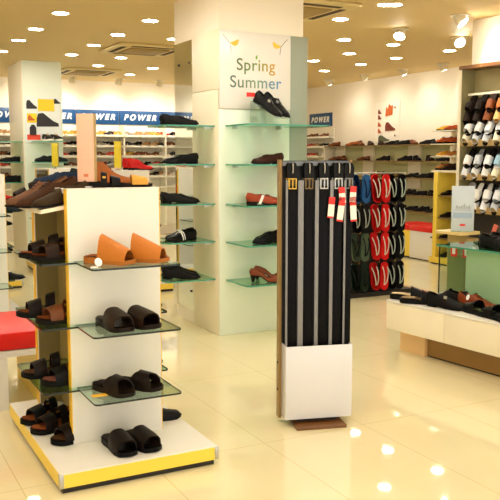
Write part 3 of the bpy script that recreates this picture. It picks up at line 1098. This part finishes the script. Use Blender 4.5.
# ------------------------------------------------------------------ shelves and shoes on the middle pillar
PZ = [1.818, 1.491, 1.152, .825, .495]
pname = ['top', 'second', 'third', 'fourth', 'lowest']
for k, z in enumerate(PZ):
    x1 = 3.74 if k == 0 else 3.56
    t = thing('glass_shelf', 'green glass shelf on the right face of the middle pillar, the %s one' % pname[k], 'shelf', (0, 0, 0), 0, 'glass shelves on the middle pillar')
    glass_shelf('pane', rrect(2.945, x1, 5.69, 6.108, (.05, .05, 0, 0)), z, .012, t, GEDGE)
    for x in (3.02, 3.45):
        box('bracket', STEEL, x - .008, x + .008, 6.03, 6.108, z - .03, z - .0125, t)
    t = thing('glass_shelf', 'green glass shelf on the left face of the middle pillar, the %s one' % pname[k], 'shelf', (0, 0, 0), 0, 'glass shelves on the middle pillar')
    glass_shelf('pane', rrect(2.43, 2.884, 6.19, 6.66, (.06, 0, 0, .06)), z, .012, t, GEDGE)
    for y in (6.24, 6.6):
        box('bracket', STEEL, 2.8, 2.884, y - .008, y + .008, z - .03, z - .0125, t)
g = 'shoes on the right face of the pillar'
# sloping clear holder with the top pair
RT = TO(.5, -.87)
t = thing('shoe_riser', 'clear acrylic slanted riser under the black buckled shoes', 'display riser', (3.29, 5.93, PZ[0] + .001), RT)
bm = bmesh.new()
bm_prism(bm, [(-.13, 0), (.13, 0), (.13, .05), (-.13, .2)], -.13, .13)
bmesh.ops.rotate(bm, verts=bm.verts, cent=(0, 0, 0), matrix=Matrix(((0, 0, 1), (1, 0, 0), (0, 1, 0))))
obj('wedge', bm, CLEAR, t)
MW = Matrix.Translation((3.29, 5.93, PZ[0] + .001)) @ Matrix.Rotation(RT, 4, 'Z')
for dx, nm in ((.068, 'left'), (-.068, 'right')):
    M = MW @ Matrix.Translation((dx, 0, .128)) @ Matrix.Rotation(-math.atan(.15 / .26), 4, 'X')
    S('monk', BLKL, BLKS, GREYI, 'black shoe with silver trim tilted on the pillar top shelf, the %s one' % nm, 'shoe', tuple(M.to_translation()), tuple(M.to_euler()), g, 1.05)
bm = bmesh.new(); bm_box(bm, -.04, .04, -.003, .003, -.018, .018, .002)
b = obj('price_tag', bm, mat('tag_red', (230, 40, 30), .45), None, (3.12, 5.98, 2.07))
tag(b, 'small red price tag at the heel of the black shoes on the pillar', 'price tag')
S('point', leather((74, 36, 24)), DSOLE, INB, 'brown pointed loafer on the second pillar shelf, right face, the front one', 'shoe', (3.2, 5.84, PZ[1] + .001), TO(-1, -.15), g, 1.1)
S('point', leather((74, 36, 24)), DSOLE, INB, 'brown pointed loafer on the second pillar shelf, right face, the rear one', 'shoe', (3.28, 5.99, PZ[1] + .001), TO(-1, -.15), g, 1.1)
S('loafer', REDB, DSOLE, INB, 'red-brown loafer with white ticket on the third pillar shelf, front one', 'shoe', (3.18, 5.82, PZ[2] + .001), TO(.95, -.3), g, 1.1)
S('loafer', REDB, DSOLE, INB, 'red-brown loafer on the third pillar shelf, behind its twin', 'shoe', (3.26, 5.97, PZ[2] + .001), TO(.95, -.3), g, 1.1)
S('point', BLKL, BLKS, GREYI, 'black pointed shoe on the fourth pillar shelf, right face', 'shoe', (3.2, 5.84, PZ[3] + .001), TO(-1, -.25), g, 1.1)
S('point', BLKL, BLKS, GREYI, 'black pointed shoe on the fourth pillar shelf, right face, rear one', 'shoe', (3.29, 5.98, PZ[3] + .001), TO(-1, -.25), g, 1.1)
S('pump', leather((124, 56, 26)), DSOLE, INB, 'brown heeled shoe on the lowest pillar shelf, right face, front one', 'shoe', (3.2, 5.82, PZ[4] + .001), TO(.85, -.5), g, 1.15)
S('pump', leather((124, 56, 26)), DSOLE, INB, 'brown heeled shoe on the lowest pillar shelf, right face, rear one', 'shoe', (3.31, 5.95, PZ[4] + .001), TO(.85, -.5), g, 1.15)
b = box('price_ticket', LETW, -.012, .012, -.001, .001, -.04, .04)
b.location = (3.09, 5.73, PZ[2] + .05); b.rotation_euler = (.15, .35, 0)
tag(b, 'white ticket leaning on the red-brown loafer on the pillar', 'price ticket')
g = 'shoes on the left face of the pillar'
for k, (st, dx, dy, w, lab) in enumerate([('loafer', 1, -.15, .0, 'black loafer'), ('point', -1, -.1, .0, 'black pointed shoe'), ('loafer', .95, -.3, 0, 'black casual shoe'),
                                          ('stripe', -1, -.35, 0, 'black white-striped shoe'), ('oxford', .9, -.45, 0, 'black shoe with pale trim')]):
    for q, (ox, oy, nm) in enumerate(((0, 0, 'front'), (.05, .16, 'rear'))):
        S(st, BLKL, BLKS, GREYI, '%s, %s shelf on the left face of the pillar, %s one' % (lab, pname[k], nm), 'shoe', (2.62 + ox, 6.32 + oy, PZ[k] + .001), TO(dx, dy), g, 1.1)

# ------------------------------------------------------------------ shelves on the far left pillar
g = 'shoes on the far left pillar'
LZ = [1.79, 1.475, 1.165, .86]
for k, z in enumerate(LZ):
    t = thing('glass_shelf', 'glass shelf on the front of the far left pillar, the %s one' % pname[k], 'shelf', (0, 0, 0), 0, 'glass shelves on the far left pillar')
    glass_shelf('pane', rrect(2.66, 3.14, 12.0, 12.345, (.03, .03, 0, 0)), z, .012, t, GEDGE)
    t = thing('glass_shelf', 'glass shelf on the left side of the far left pillar, the %s one' % pname[k], 'shelf', (0, 0, 0), 0, 'glass shelves on the far left pillar')
    glass_shelf('pane', rrect(2.2, 2.543, 12.4, 13.1, (.03, 0, 0, .03)), z, .012, t, GEDGE)
    if k:
        for q in range(2):
            S(['oxford', 'loafer', 'sneaker', 'loafer'][k], BLKL if k < 3 else leather((150, 40, 30)), BLKS, GREYI,
              'dark shoe on the %s side shelf of the far left pillar, %s one' % (pname[k], ['near', 'far'][q]), 'shoe', (2.38, 12.55 + .25 * q, z + .001), TO(-1, -.2), g)
S('sneaker', leather((40, 38, 30), 'sport'), SOLEW, BEI, 'dark trainer standing upright below the poster, left one', 'shoe', (2.87, 12.17, LZ[0] + .001), TO(.2, -1), g, 1.05)
S('sneaker', leather((40, 38, 30), 'sport'), SOLEW, BEI, 'dark trainer standing upright below the poster, right one', 'shoe', (3.0, 12.17, LZ[0] + .001), TO(.3, -1), g, 1.05)
for q, nm in enumerate(('left', 'right')):
    S('sneaker', leather((34, 40, 44), 'sport'), BLKS, GREYI, 'black sports shoe on the far left pillar, second shelf, %s one' % nm, 'shoe', (2.79 + .23 * q, 12.16, LZ[1] + .001), TO([-1, 1][q], -.25), g, .95)
    S('oxford', leather((52, 30, 22)), BLKS, GREYI, 'dark brown shoe on the far left pillar, third shelf, %s one' % nm, 'shoe', (2.78 + .2 * q, 12.16, LZ[2] + .001), TO([-.6, .6][q], -.8), g)

# ------------------------------------------------------------------ red benches
t = thing('bench', 'red cushioned bench with white frame at the left edge, behind the near stand', 'bench', (0, 0, 0))
bm = bmesh.new(); bm_box(bm, -.3, 1.1, 4.9, 5.62, .365, .478, .018)
obj('cushion', bm, RED, t)
box('apron', WHITE, -.3, 1.1, 4.9, 5.62, .325, .364, t)
box('leg', WHITE, .76, .865, 4.88, 4.94, 0, .324, t)
box('leg', WHITE, -.3, -.2, 4.88, 4.94, 0, .324, t)
box('end_panel', YELB, 1.06, 1.1, 4.95, 5.62, 0, .324, t)

t = thing('bench', 'low yellow and white bench with red cushion below the right wall shelves', 'bench', (0, 0, 0))
box('base', BLACK, 7.79, 8.3, 9.05, 10.05, 0, .03, t)
box('front_panel', YELB, 7.76, 8.3, 9.58, 10.07, .03, .43, t, .003)
d = box('door', WHITE, 7.75, 8.3, 9.0, 9.575, .02, .43, t, .003)
box('handle_slot', BLACK, 7.747, 7.7495, 9.05, 9.1, .36, .38, d)
for y0, y1 in ((9.0, 9.6), (9.6, 10.07)):
    bm = bmesh.new(); bm_box(bm, 7.74, 8.3, y0, y1 - .004, .431, .52, .02)
    obj('cushion', bm, RED, t)

# ------------------------------------------------------------------ yellow stand below the right wall
t = thing('display_stand', 'tall yellow-edged shoe stand at the end of the right wall, beside the slipper unit', 'display stand', (0, 0, 0))
box('plinth', YELB, 7.66, 8.13, 8.3, 9.02, .02, .1, t, .003)
box('skirting', BLACK, 7.69, 8.1, 8.33, 8.99, 0, .02, t)
box('end_panel', YELB, 7.7, 8.1, 8.92, 9.0, .1, 1.329, t, .002)
box('back_panel', CREAM, 8.1, 8.13, 8.3, 9.12, .1, 2.06, t)
for z, th in ((1.36, .03), (1.0, .02), (.68, .02), (.38, .02)):
    box('shelf', CREAM if th > .02 else mat('shelf_brown_edge', (122, 96, 52), .45), 7.72, 8.099, 8.3, 9.08 if th > .02 else 8.919, z - th, z, t)
for z in (1.56, 1.74, 1.93):
    box('shelf', CREAM, 7.72, 8.099, 8.6, 9.12, z - .012, z, t)
g = 'shoes on the yellow stand'
cols = [((180, 70, 24), 'rust'), ((240, 180, 40), 'yellow'), ((214, 104, 40), 'orange'), ((240, 190, 60), 'yellow'), ((190, 120, 50), 'tan'), ((60, 34, 20), 'dark brown')]
for i, (z, cs) in enumerate(((1.93, [3, 0]), (1.74, [2, 0]), (1.56, [1, 4]), (1.36, [4, 5]))):
    for j, c in enumerate(cs):
        S('sneaker' if i % 2 else 'loafer', leather(cols[c][0]), SOLEW if i == 2 else DSOLE, INB, '%s shoe on the yellow-edged stand, %s step from the top, %s one' % (cols[c][1], ORD[i], ['left', 'right'][j]),
          'shoe', (7.87, 9.02 - .16 * j, z + .001), TO(-.95, -.2), g, .95)
for i, z in enumerate((1.0, .68, .38, .1)):
    S('loafer', leather((42, 26, 20)), BLKS, INB, 'dark brown shoe on the yellow-edged stand, %s shelf below the cream one' % ORD[i], 'shoe', (7.86, 8.85, z + .001), TO(-1, .03), g)

# ------------------------------------------------------------------ slipper wall unit on the right
UN = mat('unit_grey_brown', (86, 78, 66), .5, noise=.05)
UB = mat('unit_back', (168, 156, 112), .55, noise=.03)
UL = mat('unit_ledge', (176, 148, 92), .4, noise=.05)
t = thing('wall_unit', 'grey-brown wall unit with rows of hanging slippers at the right edge', 'wall unit', (0, 0, 0))
box('side_panel', mat('unit_side_olive', (150, 142, 100), .5), 6.0, 6.22, 6.6, 6.64, 0, 2.475, t)
box('edge_strip', CREAM, 5.992, 5.999, 6.6, 6.64, 0, 2.475, t)
box('back_panel', UB, 6.18, 6.22, 4.2, 6.599, 2.18, 2.475, t)
box('peg_panel', mat('peg_panel_dark', (52, 50, 48), .5), 6.17, 6.22, 4.2, 6.599, 0, 2.179, t)
box('top_panel', BROWNW, 5.99, 6.22, 4.2, 6.642, 2.476, 2.515, t)
UZ = [1.665, 1.305, .955, .6]
for z in UZ:
    box('ledge', UL, 6.01, 6.169, 4.2, 6.598, z, z + .07, t)
box('header_rail', CREAM, 6.09, 6.14, 4.2, 6.598, 2.205, 2.228, t)
rows = [2.12, 2.0, 1.89, 1.785, 1.545, 1.425, 1.185, 1.07]
for z in rows:
    bm = bmesh.new(); bm_tube(bm, [(6.15, 4.25, z + .04), (6.15, 6.598, z + .04)], .006, 6)
    obj('hanging_rail', bm, GREYM, t)
Mh = Matrix(((0, 0, -1), (1, 0, 0), (0, -1, 0))).to_4x4()
SLC = [((226, 230, 236), (30, 28, 30), 'white'), ((196, 200, 204), (24, 24, 26), 'pale grey'), ((150, 190, 214), (226, 226, 226), 'light blue'), ((232, 232, 230), (30, 28, 28), 'bright white'),
       ((226, 220, 196), (60, 52, 44), 'cream'), ((200, 206, 214), (40, 36, 34), 'silver')]
SLB = [((208, 136, 62), (70, 40, 22), 'tan'), ((130, 70, 32), (48, 28, 18), 'brown'), ((224, 178, 112), (90, 60, 34), 'sand'), ((46, 32, 24), (30, 22, 18), 'dark brown'), ((190, 104, 44), (60, 34, 20), 'orange-brown')]
for r, z in enumerate(rows):
    for c in range(6):
        y = 6.5 - .15 * c + (.03 if r % 2 else 0)
        P_ = SLB + SLB[:1] + SLB[2:3] if r < 2 else SLC + SLC[:1]
        a, bcol, cn = P_[R_.randrange(len(P_))]
        up = leather(a, 'rubber'); so = leather(bcol, 'rubber')
        tilt = Matrix.Rotation(R_.uniform(-.12, .12), 4, 'X') @ Matrix.Rotation(.5, 4, 'Y')
        place_shoe(R_.choice(['slide', 'slide', 'cross']), up, so, leather(bcol if R_.random() < .5 else a, 'rubber'),
                   '%s slipper hanging in the right wall unit, %s row down, %s from the left' % (cn, ORD[r], ORD[c]), 'slipper',
                   (6.07, y, z - .02), tuple((tilt @ Mh).to_euler()), 'slippers hanging in the wall unit', .84, name='slipper', merged=(r > 6))

# ------------------------------------------------------------------ flip-flop rack behind the belts
t = thing('hanging_rack', 'dark rack of hanging flip-flops between belt stand and right wall', 'rack', (5.36, 7.2, 0))
box('base_tray', BLACK, -.46, .45, -.1, .25, 0, .05, t)
box('back_board', mat('rack_board', (40, 36, 36), .6), -.42, .4, .06, .08, .05, 1.3, t)
bm = bmesh.new(); bm_tube(bm, [(-.42, .02, 1.37), (.4, .02, 1.37)], .008, 8)
obj('top_bar', bm, STEEL, t)
for x in (-.42, .4):
    bm = bmesh.new(); bm_tube(bm, [(x, .07, .05), (x, .07, 1.34), (x, .02, 1.37)], .01, 8)
    obj('post', bm, STEEL, t)
for x in (-.27, .0, .22):
    for z in (1.36, 1.03, .715, .38):
        bm = bmesh.new(); bm_tube(bm, [(x, .06, z - .01), (x, -.05, z - .012), (x, -.06, z + .01)], .004, 6)
        obj('peg', bm, BRASS, t)
Mr = Matrix(((-1, 0, 0), (0, 0, -1), (0, -1, 0))).to_4x4()
colr = [[((40, 92, 150), (20, 46, 90), 'blue'), ((30, 30, 30), (150, 156, 146), 'black and grey'), ((76, 92, 70), (22, 26, 22), 'grey-green'), ((40, 60, 44), (30, 34, 30), 'dark green')],
        [((214, 18, 20), (214, 200, 186), 'red')] * 4, [((26, 26, 30), (176, 190, 180), 'black')] * 4]
cname = ['left', 'middle', 'right']
for c, x in enumerate((-.27, .0, .22)):
    for r, z in enumerate((1.2, .87, .555, .215)):
        a, sc, cn = colr[c][r]
        for s in (-1, 1):
            tilt = Matrix.Rotation(s * .1, 4, 'Y') @ Matrix.Rotation(-.12, 4, 'X')
            place_shoe('flip', leather(sc, 'rubber'), leather(a, 'rubber'), leather(a, 'rubber'),
                       '%s flip-flop, %s column of the rack, %s row down, %s of the pair' % (cn, cname[c], ORD[r], ['left', 'right'][s > 0]), 'flip-flop',
                       (5.36 + x + s * .058, 7.16 - .02 * (s > 0), z), tuple((tilt @ Mr).to_euler()), 'flip-flops on the rack', 1.16)

# ------------------------------------------------------------------ belt stand
BS = (2.402, 3.75, 0)
BR = -.275
t = thing('belt_stand', 'standing belt display with glossy white bin, in the middle of the floor', 'belt stand', BS, BR)
box('base_plate', BROWNW, -.145, .15, -.06, .2, 0, .018, t, .002)
bm = bmesh.new()
bm_box(bm, -.2, .2, 0, .012, .045, .475, .005)
bm_box(bm, -.2, -.188, .012, .125, .045, .475, 0)
bm_box(bm, .188, .2, .012, .125, .045, .475, 0)
bm_box(bm, -.188, .188, .012, .125, .045, .057, 0)
obj('bin', bm, GLOSSW, t)
box('back_board', mat('stand_board', (58, 58, 60), .4), -.2, .2, .13, .15, .03, 1.53, t)
EDG = mat('stand_edge', (150, 118, 62), .4, noise=.06)
box('edge_strip', EDG, -.216, -.201, .1, .155, .03, 1.535, t)
box('edge_strip', EDG, .201, .214, .1, .155, .03, 1.535, t)
box('foot', BLACK, -.12, .12, .05, .13, .0185, .044, t)
box('hook_bar', GREYM, -.2, .195, .09, .129, 1.5, 1.525, t)
for x, w in ((-.19, .012), (-.108, .032), (-.014, .022), (.073, .02), (.152, .012)):
    bm = bmesh.new(); bm_box(bm, x - w / 2, x + w / 2, .03, .034, .3, 1.42, .001)
    obj('divider_strip', bm, mat('divider_grey', (126, 126, 128), .35), t)
for z in (.2, .36):
    bm = bmesh.new(); bm_tube(bm, [(-.2165, .115, z), (-.222, .115, z)], .006, 10)
    obj('bolt', bm, BLACK, t)
bel = Matrix.Translation(BS) @ Matrix.Rotation(BR, 4, 'Z')
BELTM = mat('belt_black', (8, 8, 11), .4, bump=.2, scale=150, spec=.1)
BELTN = mat('belt_navy_black', (9, 9, 14), .45, bump=.2, scale=150, spec=.1)
bx = [-.155, -.058, .03, .115, .178]
bn = [(BRASS, 'brass'), (mat('buckle_antique', (120, 100, 70), .35, metal=.8), 'antique'), (STEEL, 'silver'), (STEEL, 'silver'), (GREYM, 'dark grey')]


def one_belt(x, y, k, layer):
    bmm, bnm = bn[k]
    where = ['in front', 'second on its hook', 'rearmost on its hook'][layer]
    lab = 'black leather belt with %s buckle, %s column from the left, %s' % (bnm, ORD[k], where)
    t = thing('belt', lab, 'belt', bel @ Vector((x, y, 1.39)), BR, 'belts on the belt stand')
    w = .025 if k < 4 else .019
    bm = bmesh.new()
    bm_box(bm, -w, w, -.003, .003, -1.08, -.005, .001)
    obj('strap', bm, BELTM if layer % 2 == 0 else BELTN, t)
    bm = bmesh.new()
    for d in ((-.024, .024, -.02, -.013), (-.024, .024, .034, .042), (-.024, -.017, -.013, .034), (.017, .024, -.013, .034)):
        bm_box(bm, d[0], d[1], -.006, .001, d[2], d[3], .0015)
    bm_box(bm, -.003, .003, -.007, 0, -.013, .034, .001)
    obj('buckle', bm, bmm, t)
    bm = bmesh.new()
    pts = [(-.027, .042), (-.03, .1), (-.018, .128), (.018, .128), (.03, .1), (.027, .042)]
    vs = bm_prism(bm, pts, -.003, .003)
    bmesh.ops.rotate(bm, verts=bm.verts, cent=(0, 0, 0), matrix=Matrix.Rotation(PI / 2, 3, 'X'))
    h = obj('hanger', bm, BLKM, t)
    bm = bmesh.new()
    bm_tube(bm, [(0, .0, .125), (0, -.012, .12), (0, -.014, .085), (0, -.01, .07)], .0035, 6)
    obj('hook', bm, STEEL, h)
    return t


TR = mat('tag_red', (230, 40, 30), .45)
TW = mat('tag_white', (244, 240, 228), .45)
belts = []
for k, x in enumerate(bx):
    for layer in range(3):
        belts.append(one_belt(x + (.004 if layer == 1 else -.003 if layer == 2 else 0), .045 + .022 * layer, k, layer))


def belt_tag(par, x, z, rz, h=.1):
    bm = bmesh.new(); bm_box(bm, -.018, .018, -.001, .001, -h * .5, h * .12, 0)
    bm2 = obj('tag', bm, TW, par, (x, -.016, z))
    bm2.rotation_euler = (0, rz, 0)
    for z0, z1 in ((h * .121, h * .5), (-h * .58, -h * .501)):
        bm = bmesh.new(); bm_box(bm, -.018, .018, -.001, .001, z0, z1, 0)
        obj('tag_band', bm, TR, bm2)


belt_tag(belts[9], -.045, -.12, .08, .11)
belt_tag(belts[12], -.045, -.055, -.1, .09)
belt_tag(belts[12], -.05, -.13, .12, .13)
belt_tag(belts[12], .02, -.05, .05, .09)
belt_tag(belts[12], .022, -.13, -.06, .13)

# ------------------------------------------------------------------ low white display on the right with green riser
DR = .101
DP = (3.83, 5.0, 0)
t = thing('display_plinth', 'long low white display box with brown recessed base, lower right', 'display plinth', DP, DR)
box('base', mat('golden_brown_base', (150, 112, 56), .4, noise=.1, scale=10), .16, .95, -2.6, -.3, .012, .189, t)
box('base_foot', BLACK, .165, .95, -2.6, -.3, 0, .0115, t)
box('base_block', mat('peach_block', (236, 198, 142), .35), .13, .95, -.299, -.03, 0, .189, t)
box('box_body', CREAM, .02, 1.05, -2.6, 0, .19, .405, t)
bm = bmesh.new(); bm_box(bm, -.004, 1.05, -2.6, 0, .406, .422, .003)
obj('top_panel', bm, WHITE, t)
for y0, y1 in ((-.61, 0), (-1.42, -.614), (-2.6, -1.424)):
    box('front_panel', CREAM, 0, .0195, y0, y1, .19, .405, t, .002)
gp = Matrix.Translation(DP) @ Matrix.Rotation(DR, 4, 'Z')
t = thing('display_riser', 'green glass riser shelf standing on the low white display box', 'display riser', gp @ Vector((0, 0, .423)), DR)
GTOP = mat_glass('green_top_glass', (170, 214, 190))
GPAN = mat('green_back_painted_glass', (148, 184, 142), .15)
GPA2 = mat('olive_back_painted_glass', (120, 128, 78), .2)
glass_shelf('glass_top', rrect(.36, .98, -2.5, -.17), .435, .012, t, GEDGE, GTOP)
bm = bmesh.new()
bm_box(bm, .38, .9, -.2, -.19, 0, .422)
lg = obj('glass_leg', bm, CLEAR, t)
box('leg_edge', DEDGE, .374, .379, -.2, -.19, 0, .422, t)
box('green_panel', GPAN, .42, .9, -2.4, -.43, 0, .422, t)
a = box('olive_panel', GPA2, .66, .68, -.429, -.02, 0, .422, t)
for y in (-.09, -.22):
    k = box('ticket', TR, .656, .6595, y - .035, y + .035, .31, .4, t)
    box('ticket_window', TW, .6535, .6555, y - .015, y + .015, .33, .385, k)

D = lambda x, y, z=.424: gp @ Vector((x, y, z))
g = 'shoes on the low white display'
RZT = lambda dx, dy: TO(dx, dy) + DR
S('mule', BLKL, BLKS, BEI, 'black mule with beige insole at the far end of the low display, left one', 'mule', D(.17, -.1), RZT(.62, -.78), g, 1.2)
S('mule', BLKL, BLKS, BEI, 'black mule with beige insole at the far end of the low display, right one', 'mule', D(.11, -.275), RZT(.62, -.78), g, 1.2)
S('monk', BLKL, BLKS, BEI, 'black buckled shoe on the low display, beside the beige-lined mules', 'shoe', D(.13, -.52), RZT(.2, -.97), g, 1.16)
S('oxford', BLKL, BLKS, GREYI, 'black shoe at the foot of the green riser', 'shoe', D(.3, -.36), RZT(-.2, .97), g, 1.16)
S('oxford', leather((130, 56, 22)), DSOLE, INB, 'red-brown shoe with white sticker at the foot of the green riser', 'shoe', D(.31, -.66), RZT(.1, -1), g, 1.16)
bm = bmesh.new(); bm_cyl(bm, (0, 0), .016, 0, .002, 20)
b = obj('price_sticker', bm, LETW, None, D(.26, -.6, .505))
b.rotation_euler = (.2, -1.15, .1)
b.scale = (1.4, .8, 1)
tag(b, 'oval white price sticker on the red-brown shoe by the green riser', 'price sticker')
S('mule', BLKL, BLKS, leather((150, 160, 110), 'suede'), 'black mule with pale green insole at the front of the low display, left one', 'mule', D(.15, -.8), RZT(-.25, -.97) + PI, g, 1.16)
S('mule', BLKL, BLKS, leather((90, 96, 90), 'suede'), 'black mule with grey insole at the front of the low display, right one', 'mule', D(.12, -.99), RZT(-.25, -.97) + PI, g, 1.16)
S('loafer', BLKL, BLKS, GREYI, 'black loafer on the low display cut by the right picture edge', 'shoe', D(.1, -1.22), RZT(-.3, .9), g, 1.16)
S('loafer', BLKL, BLKS, GREYI, 'black loafer standing on the green glass riser', 'shoe', D(.5, -.67, .859), RZT(-.1, -1), g, 1.25)
S('loafer', BLKL, BLKS, GREYI, 'black loafer standing on the green glass riser, behind its twin', 'shoe', D(.66, -.64, .859), RZT(-.1, -1), g, 1.25)
t = thing('shoe_riser', 'clear acrylic slanted riser holding a black shoe above the green glass', 'display riser', D(.82, -.6, .8585), DR)
bm = bmesh.new(); bm_box(bm, -.05, .05, -.16, .16, 0, .14)
obj('block', bm, CLEAR, t)
S('boot', BLKL, BLKS, INO, 'black ankle shoe raised above the loafers on the green riser', 'shoe', D(.82, -.62, 1.0), RZT(-.2, -1), g, 1.2)
bm = bmesh.new(); bm_box(bm, -.018, .018, -.001, .001, -.06, .06)
b = obj('price_tag', bm, mat('tag_pink_red', (220, 110, 86), .5), None, D(.74, -.42, .96))
b.rotation_euler = (0, .35, -1.2)
tag(b, 'pinkish red price tag beside the raised black ankle shoe', 'price tag')

# white sign on a small table behind the riser
t = thing('small_table', 'small beige table behind the green riser, holding a white sign', 'table', (5.0, 5.5, 0), .1)
bm = bmesh.new(); bm_prism(bm, rrect(-.13, .13, -.16, .16, (.02, .02, .02, .02)), .855, .88)
obj('tabletop', bm, mat('table_beige', (226, 200, 136), .4), t)
box('post', mat('table_leg', (170, 148, 92), .4), -.05, .05, -.07, .07, .02, .854, t)
box('foot_plate', mat('table_leg', (150, 132, 82), .4), -.12, .12, -.14, .14, 0, .0195, t)
t = thing('table_sign', 'pale blue-white upright sign with red mark on the small beige table', 'sign', (5.0, 5.44, .881), -.62)
bm = bmesh.new(); bm_box(bm, -.1, .1, -.008, .008, .004, .41, .003)
p = obj('card', bm, mat('sign_blue_white', (200, 211, 220), .3), t)
box('foot', CLEAR, -.1, .1, -.05, .05, 0, .0035, t)
FP = mat('faint_grey_print', (168, 178, 178), .5)
for k in range(6):
    hh = (.03, .02, .028, .045, .022, .03)[k]
    box('printed_mark', FP, -.062 + .022 * k, -.046 + .022 * k, -.0088, -.0082, .205, .205 + hh, p)
box('printed_line', FP, -.07, .07, -.0088, -.0082, .19, .196, p)
box('printed_band', mat('pale_blue_print', (164, 186, 208), .5), -.085, .085, -.0088, -.0082, .12, .17, p)
bm = bmesh.new(); bm_prism(bm, rrect(-.026, .026, -.009, .009, (.01, .01, .01, .01)), 0, .001)
bmesh.ops.rotate(bm, verts=bm.verts, cent=(0, 0, 0), matrix=Matrix.Rotation(PI / 2, 3, 'X'))
obj('red_mark', bm, TR, p, (0, -.0082, .058))
